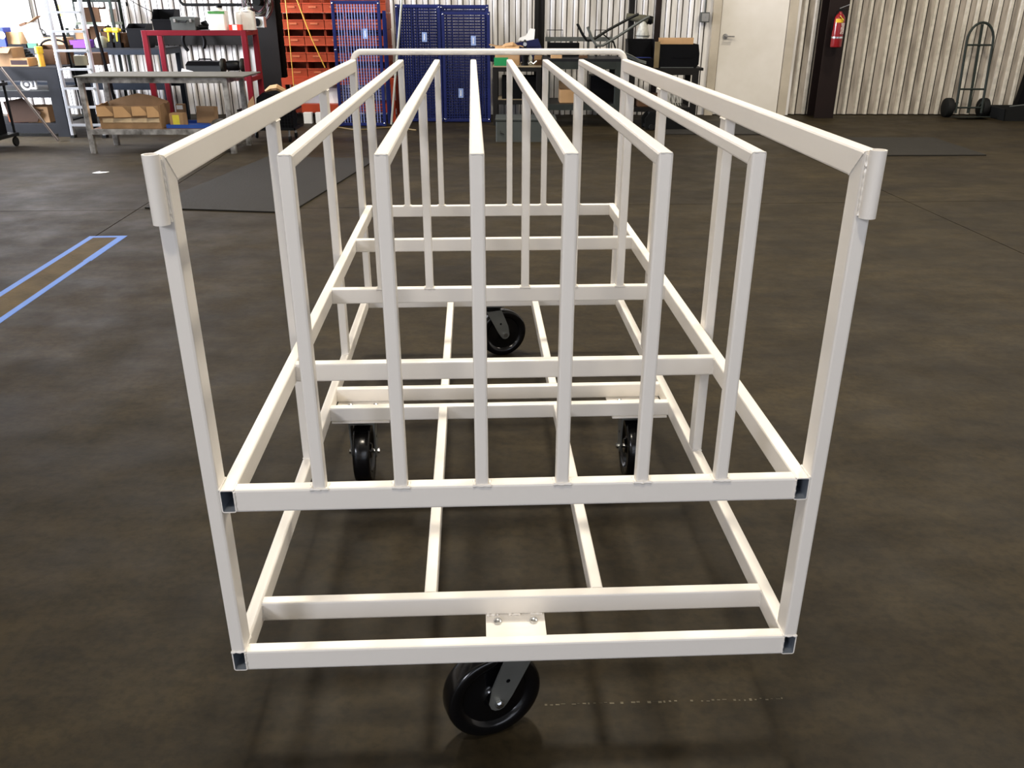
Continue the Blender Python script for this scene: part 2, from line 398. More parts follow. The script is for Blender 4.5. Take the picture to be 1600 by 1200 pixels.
def weld(pts, r=.0035, parent=cart):
    pts = [Vector(p) for p in pts]; out = []
    for i in range(len(pts) - 1):
        n = max(2, int((pts[i + 1] - pts[i]).length / .004))
        out += [pts[i].lerp(pts[i + 1], k / n) for k in range(n)]
    out.append(pts[-1])
    rs = [r * (.75 + .35 * math.sin(k * 2.1) + random.uniform(-.12, .2)) for k in range(len(out))]
    return MB().tube(out, r, 6, rs=rs).build('weld_bead', PAINT, parent, True)
for k in range(6):
    xc = .0057 * W + (k - 2.5) * q['d']; x0, x1 = xc - c / 2, xc + c / 2; zt = zT - .0004
    dv = MB().rect('y', c + .0005, L_ - c - .0005, x0, x1, zt - c, zt, sh0=-1, sh1=1, ref='v').build('divider', PAINT, cart, True)
    MB().rect('z', zU, zt - .0005, x0, x1, 0, c, sh1=-1, ref='v').build('divider_post', PAINT, dv, True)
    MB().rect('z', zU, zt - c - .0005, x0, x1, L_ - c, L_, sh1=1, ref='v').build('divider_post', PAINT, dv, True)
    ym = q['yu3']
    MB().rect('z', zU, zt - c, x0, x1, ym, ym + c).build('divider_post', PAINT, dv, True)
    for yy in (0, ym, L_ - c):
        weld([(x0 - .003, yy + c * .8, zU), (x0 - .002, yy - .001, zU - .001), (x1 + .002, yy - .001, zU - .001), (x1 + .003, yy + c * .8, zU)], .0034, dv)
    weld([(x0 + .003, .0006, zt - .0012), (x1 - .003, .0006, zt - .0012)], .0016, dv)
    weld([(x1 - .001, yy0 := L_ - c, zt - c), (x1 - .001, L_, zt - c)], .002, dv)
# weld beads where the frames meet
for s in (-1, 1):
    xi = s * (H - a); ui = s * (H - 2 * a)
    for (xx, z1) in ((ui, zU), (xi, zL)):
        weld([(xx, -.0005, z1 - b + .004), (xx, -.0005, z1 - .004)], .0022)
        weld([(xx, 0, z1), (xx, a, z1)], .0016)
    weld([(s * H, 0, zL), (s * (H - a), 0, zL), (s * (H - a), b, zL)], .003)
    weld([(s * (H - a), 0, zU), (s * (H - a), b, zU)], .0024)
    weld([(s * (H - a) - s * .0005, .004, zT - .004), (s * (H - a) - s * .0005, b - .002, zT - b + .002)], .0011)
    for yp in (q['p2'], q['p3']):
        weld([(s * (H - a), yp, zT - b - .001), (s * (H - a), yp + b, zT - b - .001)], .0026)
        weld([(s * (H - a), yp - .001, zL), (s * H, yp - .001, zL)], .003)
    for yy in (q['yu2'], q['yu3'], q['yu4']):
        weld([(ui, yy - .001, zU - .004), (ui, yy - .001, zU - b + .004)], .0022)
    for yy in (q['y2'], q['yl3'], q['yl4']):
        weld([(xi, yy - .001, zL - .004), (xi, yy - .001, zL - b + .004)], .0022)
# pipe sockets on the four corners
def socket(xc, yc, r=.0145, h=.098, wall=.0028, zt=zT):
    prof = [(r - wall, -h), (r, -h), (r, 0), (r - wall, 0), (r - wall, -h)]
    return MB().lathe(prof, (xc, yc, zt), n=28, cap=False).build('handle_socket', PAINT, cart, True)
RS = .0122
for s in (-1, 1):
    socket(s * (H - a / 2 + .002), -RS + .001, RS, .100, zt=zT + .003)
    weld([(s * (H - a / 2) - s * .0085, -.003, zT - .005), (s * (H - a / 2) - s * .0085, -.003, zT - .095)], .0028)
    socket(s * (H - a / 2), L_ + RS - .001, RS, .102)
# push handle: bent round pipe standing in the two rear sockets
rh = .0115; zh = Z(83.5, 3.45) + .004; hx = H - a / 2; yh = L_ + RS - .001; br = .035
pts = [(-hx, yh, zT - .09), (-hx, yh, zh - br)]
for k in range(1, 8):
    t = k / 8 * PI / 2; pts.append((-hx + br - br * math.cos(t), yh, zh - br + br * math.sin(t)))
pts.append((-hx + br, yh, zh)); pts.append((hx - br, yh, zh))
for k in range(1, 8):
    t = k / 8 * PI / 2; pts.append((hx - br + br * math.sin(t), yh, zh - br + br * math.cos(t)))
pts += [(hx, yh, zh - br), (hx, yh, zT - .09)]
MB().tube(pts, rh, 18).build('push_handle', PAINT, cart, True)

# casters
GAP = zL - b            # underside of the lower frame
def caster(xc, yc, ang, off, px0, px1, py0, py1, bolts):
    """ang: direction (in cart axes) from the swivel to the axle"""
    pl = MB().box(px0, px1, py0, py1, GAP - .006, GAP - .0002).build('caster', PAINT, cart)
    pl['label'] = 'black wheeled caster with a white mounting plate'
    MB().box(xc - .058, xc + .058, yc - .052, yc + .052, GAP - .0105, GAP - .0062).build('top_plate', STEEL_Z, pl)
    for (bx, by) in bolts:
        MB().lathe([(.0085, 0), (.0085, .003), (.0075, .0055), (.004, .0075), (0.0001, .008)], (bx, by, GAP - .0002), n=14).build('plate_bolt', BOLT, pl, True)
    T = Matrix.Translation((xc, yc, GAP - .0105)) @ Matrix.Rotation(ang, 4, 'Z')
    Hc = GAP - .0105; ax = -(Hc - .1016)
    m = MB(T)
    m.lathe([(.046, 0), (.050, -.004), (.050, -.014), (.044, -.020), (.030, -.022)], (0, 0, 0), n=28)
    m.box(-.030, .034, -.037, .037, -.028, -.020)
    m.build('swivel_head', HUBB if off else STEEL_Z, pl, True)
    for s in (-1, 1):
        dx_, dz_ = off, ax + .022; dl = math.hypot(dx_, dz_); dx_ /= dl; dz_ /= dl; nx_, nz_ = -dz_, dx_
        P_ = lambda a_, b_: (off + nx_ * a_ + dx_ * b_, ax + nz_ * a_ + dz_ * b_)
        po = [(-.030, -.022), (.036, -.022), P_(.030, -.058), P_(.028, -.028)]
        for k in range(7):
            t = k / 6 * PI; po.append(P_(.0195 * math.cos(t), .0195 * math.sin(t)))
        po += [P_(-.0225, -.022), P_(-.024, -.055)]
        MB(T).lathe([(.0001, 0), (.0045, 0), (.0045, .0004), (.0001, .0004)], (off * .62, s * .0397, ax * .62), (0, s, 0), n=10).build('leg_hole', BLACKP, pl)
        leg = MB(T).prism(po, (0, s * .0345, 0), (1, 0, 0), (0, 0, 1), (0, s * .005, 0)).build('fork_leg', STEEL_Z, pl)
    m = MB(T)
    m.lathe([(.0095, -.047), (.0095, -.040), (.007, -.040), (.007, .040), (.0095, .040), (.0095, .047), (.005, .049)], (off, 0, ax), (0, 1, 0), n=6)
    m.build('axle_bolt', BOLT, pl)
    m = MB(T); hw = .0255
    prof = [(.012, -hw + .002), (.022, -hw + .002), (.026, -hw + .008), (.032, -hw + .011), (.068, -hw + .010), (.073, -hw + .004), (.078, -hw + .001), (.094, -hw), (.0985, -hw + .003), (.1005, -hw + .008), (.1016, -hw + .014), (.1016, hw - .014), (.1005, hw - .008), (.0985, hw - .003), (.094, hw), (.078, hw - .001), (.073, hw - .004), (.068, hw - .010), (.032, hw - .011), (.026, hw - .008), (.022, hw - .002), (.012, hw - .002)]
    wh = m.lathe(prof, (off, 0, ax), (0, 1, 0), n=56).build('wheel', WHEELB, pl, True)
yc0 = (a + q['y2']) / 2
caster(.0015 * W, yc0 + .017, math.atan2(-.34, -.94), .054, -.059, .061, a + .001, q['y2'] + .012, [(-.035, q['y2'] - .022), (.038, q['y2'] - .022), (-.035, a + .018), (.038, a + .018)])
for xx in (-.045, 0, .045): weld([(xx - .012, q['y2'] - .001, GAP + .001), (xx + .012, q['y2'] - .001, GAP + .001)], .0035)
ycm = (q['yl3'] + q['yl4'] + a) / 2
caster(-.400 * W, ycm, PI / 2, 0, -H + a * 1.1, -.313 * W, q['yl3'] - .002, q['yl4'] + a, [(-.435 * W, ycm - .02), (-.362 * W, ycm - .02), (-.435 * W, ycm + .03), (-.362 * W, ycm + .03)])
caster(.392 * W, ycm, PI / 2, 0, .318 * W, H - a * 1.1, q['yl3'] - .002, q['yl4'] + a, [(.355 * W, ycm - .02), (.43 * W, ycm - .02), (.355 * W, ycm + .03), (.43 * W, ycm + .03)])
ycr = (q['yl5'] + L_) / 2
caster(-.008, ycr, math.atan2(.30, .95), .052, -.059, .061, q['yl5'] + a + .001, L_ - a - .001, [(-.035, ycr - .03), (.038, ycr - .03), (-.035, ycr + .03), (.038, ycr + .03)])

# ------------------------------------------------------------------ things on the floor
def ribbon(poly, z0, z1): return MB().prism(poly, (0, 0, z0), (1, 0, 0), (0, 1, 0), (0, 0, z1 - z0))
tp = thing('tape_outline', 'blue masking tape rectangle stuck on the concrete floor at the left', 'tape', (-2.59, 4.6, 0), .052)
TW = .038
MB().box(-.1175, -.1175 + TW, -2.4, .84, .0003, .0012).build('tape_strip', TAPE, tp)
MB().box(.1175 - TW, .1175, -2.4, .25, .0003, .0012).build('tape_strip', TAPE, tp)
MB().box(.1175 - TW - .004, .1175 + .006, .25, .84, .0003, .0014).build('tape_strip', TAPE, tp)
MB().box(-.1175 + TW, .1175 - TW, .84 - TW, .84, .0003, .0012).build('tape_strip', TAPE, tp)
solo('floor_patch', MB().box(-.08, .08, -2.4, .80, .0001, .0007), SCRAPED, 'scraped tan strip of bare concrete framed by the blue tape', 'floor patch', (-2.59, 4.6, 0), .052)
def mat_quad(p, label):
    cx_ = sum(x for x, y in p) / 4; cy_ = sum(y for x, y in p) / 4
    solo('floor_mat', MB().prism([(x - cx_, y - cy_) for x, y in p], (0, 0, .0005), (1, 0, 0), (0, 1, 0), (0, 0, .011)), MATR, label, 'mat', (cx_, cy_, 0))
mat_quad([(-2.71, 6.24), (-1.60, 6.09), (-1.31, 8.40), (-2.40, 8.52)], 'dark rubber floor mat at the left, beyond the blue tape')
mat_quad([(3.30, 8.62), (4.73, 8.66), (4.74, 9.86), (3.35, 9.84)], 'dark rubber floor mat at the right, in front of the metal wall')
mat_quad([(1.75, 10.12), (2.98, 10.10), (2.98, 11.3), (1.75, 11.3)], 'dark rubber floor mat in front of the right end workbench')
solo('paper_scrap', MB().prism([(-.06, -.03), (0, -.045), (.05, -.01), (.065, .03), (0, .02), (-.03, .05)], (0, 0, .001), (1, 0, 0), (0, 1, 0), (0, 0, .003)), WHITE,
     'small torn white paper scrap lying on the floor at the left', 'scrap', (X(157, 270, 7.69), 7.69, 0))

# ------------------------------------------------------------------ generic makers
def carton(x, y, z, w_, d, h, label, rz=0, m=CARD, open_=False, lab=None, name='cardboard_box', flaps=(1, 1, 1, 1), rx=0, ry=0, cat='box'):
    t = thing(name, label, cat, (x, y, z), rz, rx=rx, ry=ry); k = .005
    if open_:
        mb = MB().box(-w_ / 2, w_ / 2, -d / 2, d / 2, 0, k)
        mb.box(-w_ / 2, w_ / 2, -d / 2, -d / 2 + k, k, h).box(-w_ / 2, w_ / 2, d / 2 - k, d / 2, k, h)
        mb.box(-w_ / 2, -w_ / 2 + k, -d / 2 + k, d / 2 - k, k, h).box(w_ / 2 - k, w_ / 2, -d / 2 + k, d / 2 - k, k, h)
        mb.build('carton', m, t)
        fl = min(w_, d) * .45
        if flaps[0]: MB().bar((0, -d / 2, h), (0, -d / 2 - fl * .7, h - fl * .45), w_ * .98, k).build('flap', m, t)
        if flaps[1]: MB().bar((0, d / 2, h), (0, d / 2 + fl * .25, h + fl * .8), w_ * .98, k).build('flap', m, t)
        if flaps[2]: MB().bar((-w_ / 2, 0, h), (-w_ / 2 - fl * .8, 0, h + fl * .15), d * .95, k).build('flap', m, t)
        if flaps[3]: MB().bar((w_ / 2, 0, h), (w_ / 2 + fl * .7, 0, h - fl * .2), d * .95, k).build('flap', m, t)
    else:
        MB().box(-w_ / 2, w_ / 2, -d / 2, d / 2, 0, h - .004).build('carton', m, t)
        for s in (-1, 1):
            MB().box(-w_ / 2 + .001, w_ / 2 - .001, min(s * .002, s * (d / 2 - .001)), max(s * .002, s * (d / 2 - .001)), h - .004, h).build('flap', m, t)
    if lab:
        lm, a0, a1, b0, b1 = lab
        MB().box(-w_ / 2 + a0 * w_, -w_ / 2 + a1 * w_, -d / 2 - .0015, -d / 2, b0 * h, b1 * h).build('printed_label', lm, t)
    return t
def tray(w_, d, h, m, t=.004, name='body', parent=None, front=1.0, taper=.0):
    """open-topped container, its front wall cut down to front*h"""
    x = w_ / 2; y = d / 2; mb = MB()
    xb, yb = x * (1 - taper), y * (1 - taper)
    mb.box(-xb, xb, -yb, yb, 0, t)
    mb.prism([(-xb, 0), (xb, 0), (x * (1 - taper * (1 - front)), h * front), (-x * (1 - taper * (1 - front)), h * front)], (0, -yb, 0), (1, 0, 0), (0, -(y - yb) / h, 1), (0, t, 0))
    mb.prism([(-xb, 0), (xb, 0), (x, h), (-x, h)], (0, yb - t, 0), (1, 0, 0), (0, (y - yb) / h, 1), (0, t, 0))
    for s in (-1, 1):
        po = [(-yb, 0), (yb, 0), (y, h), (-y * .2, h), (-y * (1 if front >= 1 else .95), h * front if front < 1 else h)]
        mb.prism(po, (s * xb, 0, 0), (0, 1, 0), (s * (x - xb) / h, 0, 1), (-s * t, 0, 0))
    return mb.build(name, m, parent)
def leg_table(name, label, x0, x1, y0, y1, zt, m_top, m_leg, top_t=.01, rail_h=.05, leg=.05, shelf=None, over=(0, 0, 0, 0), cat='table', m_shelf=None, leg_d=None, shelf_m=None):
    cx_, cy_ = (x0 + x1) / 2, (y0 + y1) / 2; t = thing(name, label, cat, (cx_, cy_, 0)); ld = leg_d or leg
    X0, X1, Y0, Y1 = x0 - cx_, x1 - cx_, y0 - cy_, y1 - cy_
    MB().box(X0 - over[0], X1 + over[1], Y0 - over[2], Y1 + over[3], zt - top_t, zt).build('table_top', m_top, t)
    for (xx, yy) in ((X0, Y0), (X1 - leg, Y0), (X0, Y1 - ld), (X1 - leg, Y1 - ld)):
        MB().rect('z', 0, zt - top_t, xx, xx + leg, yy, yy + ld, r=.003).build('leg', m_leg, t)
    for yy in (Y0, Y1 - leg * .8):
        MB().box(X0 + leg, X1 - leg, yy, yy + leg * .8, zt - top_t - rail_h, zt - top_t).build('apron', m_leg, t)
    for xx in (X0, X1 - leg):
        MB().box(xx, xx + leg, Y0 + ld, Y1 - ld, zt - top_t - rail_h, zt - top_t).build('apron', m_leg, t)
    if shelf:
        zs, hs = shelf
        MB().box(X0 + leg, X1 - leg, Y0, Y0 + .03, zs - hs, zs).build('shelf_rail', m_leg, t)
        MB().box(X0 + leg, X1 - leg, Y1 - .03, Y1, zs - hs, zs).build('shelf_rail', m_leg, t)
        MB().box(X0 + leg, X1 - leg, Y0 + .03, Y1 - .03, zs - .01, zs).build('shelf', shelf_m or m_top, t)
    return t

# ------------------------------------------------------------------ steel table (left, nearest)
leg_table('steel_table', 'worn grey steel table with a lower shelf of cardboard boxes, in front of the ladder', -4.24, -2.78, 8.74, 9.33, .735, TOPST, WORN, .012, .052, .05,
          (.235, .05), over=(.02, .17, .02, .02), shelf_m=CARD3)
ZS = .235
# big torn carton
t = thing('cardboard_box', 'big torn brown cardboard box with ragged open top on the steel table shelf', 'box', (-3.81, 8.93, ZS + .001), .02)
Wb, Db, Hb = .60, .28, .235; mb = MB().box(-Wb / 2, Wb / 2, -Db / 2, Db / 2, 0, .006)
def ragged(n, w_, h, amp):
    top = [(w_ / 2 - w_ * k / n, h + random.uniform(-amp, amp)) for k in range(n + 1)]
    return [(-w_ / 2, 0), (w_ / 2, 0)] + top
mb.prism(ragged(9, Wb, Hb * .92, .006), (0, -Db / 2, 0), (1, 0, 0), (0, -.06, 1), (0, .006, 0))
mb.prism([(-Wb / 2, 0), (Wb / 2, 0), (Wb / 2, Hb), (Wb * .25, Hb * 1.22), (0, Hb * 1.32), (-Wb * .3, Hb * 1.15), (-Wb / 2, Hb)], (0, Db / 2 - .006, 0), (1, 0, 0), (0, .05, 1), (0, .006, 0))
for s in (-1, 1): mb.prism(ragged(6, Db, Hb * .96, .008), (s * (Wb / 2 - .003), 0, 0), (0, 1, 0), (s * .08, 0, 1), (-s * .006, 0, 0))
mb.build('carton', CARD, t)
for k, (xx, ww, hh) in enumerate(((-.23, .15, .09), (-.06, .16, .10), (.11, .14, .085), (.24, .11, .10))):
    MB().bar((xx, -Db / 2 - .013, Hb * .9), (xx + .004, -Db / 2 - .028, Hb * .9 - hh), ww, .005).build('flap', CARD2, t)
MB().box(-.27, .29, -Db / 2 - .0075, -Db / 2 - .0062, .06, .10).build('packing_tape', mat('clear_tape', 'cdb796', .15, 0, .1, 20), t)
carton(-4.10, 9.20, ZS + .001, .14, .18, .15, 'plain brown cardboard box squeezed left of the torn box on the shelf', .05, CARD2, True, flaps=(0, 0, 0, 0))
solo('green_binder', MB().prism([(-.09, 0), (.09, .02), (.09, .05), (-.05, .16)], (0, -.08, 0), (1, 0, 0), (0, 0, 1), (0, .02, 0)), mat('olive_card', '4b5236', .7), 'olive green folder standing in the plain box under the ladder', 'folder', (-4.11, 9.20, ZS + .055))
st = solo('parts_tray', MB().box(-.30, .30, -.18, .18, 0, .004).box(-.30, .30, -.18, -.176, .004, .035).box(-.30, .30, .176, .18, .004, .035).box(-.30, -.296, -.176, .176, .004, .035).box(.296, .30, -.176, .176, .004, .035),
     mat('blue_tray_paint', '2c4f9e', .5, 0, .2, 6), 'shallow blue metal tray holding small cardboard boxes under the steel table', 'tray', (-3.17, 9.0, ZS + .001))
carton(-3.385, 8.95, ZS + .006, .135, .12, .13, 'small cardboard box with a yellow label standing in the blue tray', 0, CARD2, lab=(YLABEL, .22, .72, .12, .88))
carton(-3.40, 9.10, ZS + .006, .08, .07, .20, 'narrow taped cardboard box standing behind the yellow labelled box', 0, CARD, lab=(WHITE, .1, .9, .75, .95))
carton(-3.13, 9.06, ZS + .022, .19, .09, .165, 'cardboard box leaning back in the blue tray, marker writing on its front', -.12, CARD, rx=-.15)
solo('rag_pile', MB().lathe([(.09, 0), (.10, .02), (.07, .055), (.04, .07), (.001, .075)], (0, 0, 0), n=11), mat('plastic_wrap', '6f6c66', .3, 0, .5, 30), 'crumpled clear plastic wrap in the right end of the blue tray', 'wrap', (-2.97, 8.94, ZS + .006), smooth=True)
# black cart under bench at extreme left
# ------------------------------------------------------------------ left workbench
yb = 9.9
bench = thing('workbench', 'heavy dark steel workbench at the far left, cluttered with boxes', 'workbench', (-5.9, 10.25, 0))
def B(x0, x1, y0, y1, z0, z1, n, m=DARKST): return MB().box(x0 + 5.9, x1 + 5.9, y0 - 10.25, y1 - 10.25, z0, z1).build(n, m, bench)
B(-6.9, -4.99, 9.9, 10.65, .725, .74, 'table_top')
B(-6.9, -5.13, 9.9, 9.95, .60, .724, 'apron')
for xx in (-6.85, -5.13): B(xx, xx + .13, 9.9, 9.95, .0, .724, 'leg'); B(xx, xx + .13, 10.58, 10.63, .0, .724, 'leg')
B(-6.72, -5.13, 9.92, 10.6, .475, .495, 'shelf', GREYST); B(-6.72, -5.13, 9.9, 9.92, .42, .49, 'shelf_rail')
B(-6.72, -5.13, 9.92, 10.6, .125, .14, 'shelf'); B(-6.72, -5.13, 9.9, 9.92, .04, .135, 'shelf_rail')
solo('strap_reel', MB().lathe([(.045, 0), (.062, 0), (.062, .03), (.045, .03), (.045, 0)], (-.03, 0, .062), (0, 1, 0), n=24, cap=False).box(.02, .075, 0, .03, .01, .03).box(.02, .075, 0, .03, .10, .12).box(.06, .078, 0, .03, .03, .10).cyl((-.03, 0, .062), (-.03, .03, .062), .02, 14), WHITE,
     'small white and black reel on the middle shelf of the left workbench', 'reel', (X(45, 132, 9.94), 9.94, .496), smooth=True)
carton(X(67, 190, 10.1), 10.15, .141, .24, .28, .17, 'brown cardboard box on the bottom shelf of the left workbench', .05, CARD, lab=(CARD3, .3, .8, .75, .85))
carton(X(40, 192, 10.1) - .02, 10.2, .141, .26, .3, .12, 'reddish cardboard box beside another on the left workbench bottom shelf', -.1, mat('red_cardboard', '8a4f30', .85))
solo('plywood_offcut', MB().prism([(-.16, 0), (.14, .0), (.20, .10), (.02, .26), (-.20, .22)], (0, 0, 0), (1, 0, 0), (0, 0, 1), (0, .012, 0)), mat('brown_board', '3a281c', .7, 0, .3, 6), 'dark brown board offcut leaning inside the left workbench', 'board', (X(38, 188, 9.98), 9.99, .15), rx=-.0)
# long steel bar leaning across the bench
p0 = Vector((X(92, 226, 9.55), 9.55, .012)); p1 = Vector((X(2, 108, 9.86), 9.86, .74))
solo('angle_bar', MB().bar(p0 - p0, p1 - p0, .03, .006).bar(Vector((.012, -.012, 0)), p1 - p0 + Vector((.012, -.012, 0)), .006, .03), mat('rusty_bar', '33291f', .5, .5, .3, 9), 'long rusty angle iron leaning diagonally against the left workbench', 'steel bar', p0)
p0 = Vector((X(62, 190, 9.75), 9.75, .10))
# small dark service cart at the frame's left edge
sc = thing('service_cart', 'black wire-frame service cart cut off by the left edge, near the workbench', 'cart', (-5.42, 9.0, 0))
for (xx, yy) in ((-.22, -.2), (.18, -.2), (-.22, .2), (.18, .2)): MB().rect('z', .10, .66, xx, xx + .022, yy, yy + .022).build('post', GUNM, sc)
for zz in (.14, .64): MB().box(-.24, .22, -.22, .24, zz - .03, zz).build('shelf', GUNM, sc)
for (xx, yy) in ((-.2, -.18), (.19, -.18), (-.2, .2), (.19, .2)):
    MB().lathe([(.008, -.012), (.045, -.012), (.050, -.004), (.050, .004), (.045, .012), (.008, .012)], (xx, yy, .051), (1, 0, 0), n=20).build('wheel', RUBBER, sc, True)
carton(-5.45, 9.0, .142, .36, .3, .36, 'black plastic crate inside the service cart at the left edge', 0, BLACKP, True, name='plastic_crate', flaps=(0, 0, 0, 0), cat='crate')

# things on the left workbench top (z .74) and on the raised back bench
BT = .741
def bx(u0, v0, u1, v1, y, zb, d, label, m=CARD, rz=0, open_=False, lab=None, flaps=(1, 1, 1, 1), name='cardboard_box', cat='box'):
    """box whose front face covers the given part of the picture, standing on height zb"""
    x0, x1 = X(u0, v1, y), X(u1, v1, y); zt_ = Z(v0, y)
    return carton((x0 + x1) / 2, y + d / 2, zb, x1 - x0, d, max(.03, zt_ - zb), label, rz, m, open_, lab, name, flaps, cat=cat)
bx(-14, 76, 21, 104, 10.0, BT, .3, 'open brown cardboard box wrapped in tape at the very left of the bench', CARD, .06, True, flaps=(1, 0, 0, 0))
bx(17, 92, 45, 104, 10.0, BT, .2, 'low cardboard box with dark printed band, next to the yellow bottle', CARD2, 0, False, (mat('dark_print', '3b2b2c', .6), .05, .95, .2, .75))
t = thing('spray_bottle', 'yellow bottle with a yellow cap standing on the left workbench', 'bottle', (X(66, 103, 10.0), 10.0, BT))
MB().lathe([(.034, 0), (.034, .11), (.03, .13), (.03, .135)], (0, 0, 0), n=20).build('body', mat('amber_label', 'd7a33b', .5), t, True)
MB().lathe([(.042, .135), (.042, .20), (.036, .205)], (0, 0, 0), n=20).build('cap', YELLOW, t, True)
solo('cable_heap', MB().tube([(.17 * math.cos(k * .55) * (1 - .01 * k), .1 * math.sin(k * .55), .02 + .0022 * k + .01 * math.sin(k * 1.7)) for k in range(60)], .014, 6), mat('dark_teal_hose', '161c1b', .6, 0, .3, 12),
     'heap of dark hose coiled on the left workbench behind the boxes', 'hose', (X(30, 88, 10.4), 10.45, BT + .0))
t = thing('tool_bag', 'dark brown open leather tool bag beside the yellow bottle', 'bag', (X(60, 100, 10.3) + .16, 10.42, BT))
tray(.34, .2, .20, CARD3, .01, 'bag_body', t, .8, .08)
MB().tube([(.15 * math.cos(k * PI / 10), 0, .19 + .07 * math.sin(k * PI / 10)) for k in range(11)], .011, 8).build('carry_handle', BLACKP, t, True)
bx(115, 88, 134, 104, 10.15, BT, .12, 'pale crumpled cardboard piece propped on the bench between the ladder rails', mat('beige_board', '8f8a76', .8), .4)
bx(134, 84, 158, 104, 10.2, BT, .25, 'dark brown cardboard box right of the ladder on the bench end', CARD3, .1)
# raised shelf bench behind
y2 = 10.95
bb = leg_table('back_bench', 'long dark blue-grey bench against the bright wall, behind the ladder and the red frame', -6.9, X(255, 82, y2), y2, 11.55, Z(76, y2), DARKST, mat('blue_grey_steel', '20262f', .5, .3, .3, 6), .02, .055, .06, (.50, .09), cat='bench')
ZB = Z(76, y2) + .001
bx(9, 51, 31, 69, 11.05, ZB, .2, 'plain light cardboard carton on the back bench, beside the blue box', CARD2, .05)
bx(31, 50, 43, 69, 11.25, ZB, .16, 'greyish cardboard carton just right of the plain light carton', mat('grey_cardboard', '7a6c58', .85), .1)
t = bx(-8, 44, 10, 72, 11.0, ZB, .18, 'dark blue box with a round pale emblem at the left edge of the back bench', mat('blue_box_print', '24358f', .5, 0, .15, 9), .0)
MB().lathe([(.001, 0), (.042, 0), (.042, .0015), (.001, .0015)], (.045, -.0918, .14), (0, -1, 0), n=22).build('round_emblem', mat('pale_green_print', 'd6e2b0', .6), t)
MB().lathe([(.001, 0), (.028, 0), (.028, .0025), (.001, .0025)], (.045, -.0918, .14), (0, -1, 0), n=22).build('round_emblem', WHITE, t)
t = thing('white_carton', 'tall white box tilted to the left with its flaps open on the back bench', 'box', (X(55, 66, 11.0), 11.08, ZB), 0, ry=-.30)
MB().box(-.08, .08, -.05, .05, 0, .27).build('carton', WHITE, t)
MB().box(-.085, -.0, -.055, .055, .27, .30).build('flap', CARD3, t)
MB().bar((0, 0, .275), (.17, 0, .315), .10, .005).build('flap', CARD, t)
t = thing('desk_fan', 'small round dark fan on the back bench, left of the ladder', 'fan', (X(60, 68, 11.15), 11.25, ZB))
MB().tube([(.065 * math.cos(k * PI / 12), 0, .14 + .065 * math.sin(k * PI / 12)) for k in range(24)], .005, 6, True).build('grille_ring', BLACKP, t, True)
MB().lathe([(.001, -.01), (.022, -.01), (.026, .03), (.001, .05)], (0, 0, .14), (0, 1, 0), n=16).build('motor', BLACKP, t, True)
for k in range(5):
    an = k * 2 * PI / 5; MB().bar((.01 * math.cos(an), 0, .14 + .01 * math.sin(an)), (.055 * math.cos(an), .008, .14 + .055 * math.sin(an)), .03, .003, (0, 1, .5)).build('blade', GREYST, t)
MB().lathe([(.05, 0), (.05, .01), (.012, .02), (.012, .08)], (0, .01, 0), n=18).build('stand', BLACKP, t, True)
bx(61, 60, 101, 77, 10.97, ZB, .28, 'long orange-brown cardboard box on the back bench behind the ladder rail', CARD2, .0)
bx(44, 68, 58, 76, 10.97, ZB, .12, 'small green plastic tray on the back bench, left of the long cardboard box', mat('teal_plastic', '3f6b58', .5), 0, True, None, (0, 0, 0, 0), 'plastic_tray', 'tray')
bx(14, 70, 42, 76, 10.97, ZB, .12, 'low black tangle tray on the back bench front edge, left side', BLACKP, 0, True, None, (0, 0, 0, 0), 'plastic_tray', 'tray')
t = thing('plastic_bin', 'purple plastic bin between the rungs of the ladder', 'bin', (X(124, 77, 10.98), 11.08, ZB)); tray(X(138, 77, 10.98) - X(111, 77, 10.98), .2, .085, PURPLE, .005, 'body', t, 1, .08)
# shelf tower behind the ladder
tw = thing('shelf_rack', 'dark green steel shelf rack of boxes rising behind the ladder', 'shelf', (X(140, 60, 11.5), 11.72, 0))
GRS = mat('dark_green_steel', '18211b', .5, .2, .3, 6)
for s in (-1, 1):
    for yy in (-.14, .14): MB().box(s * .30 - .015, s * .30 + .015, yy - .015, yy + .015, 0, 1.9).build('post', GRS, tw)
for zz in (.96, 1.16, 1.42): MB().box(-.30, .30, -.15, .15, zz - .03, zz).build('shelf', mat('pale_shelf_edge', '8f9a8c', .5) if zz == 1.16 else GRS, tw)
xt = X(140, 60, 11.5)
carton(xt + .07, 11.70, .961, .20, .2, .15, 'brown carton on the lowest visible shelf of the green rack', .05, CARD3)
carton(xt - .14, 11.70, .961, .15, .2, .12, 'orange-brown carton beside the ladder on the green rack', -.05, CARD)
carton(xt + .02, 11.70, 1.161, .22, .2, .17, 'dark carton on the upper shelf of the green rack', .0, CARD3)
carton(xt + .20, 11.70, 1.161, .12, .2, .15, 'pale plastic-wrapped carton at the right of the green rack upper shelf', .0, mat('wrapped_pack', 'b9a79a', .3, 0, .3, 20))
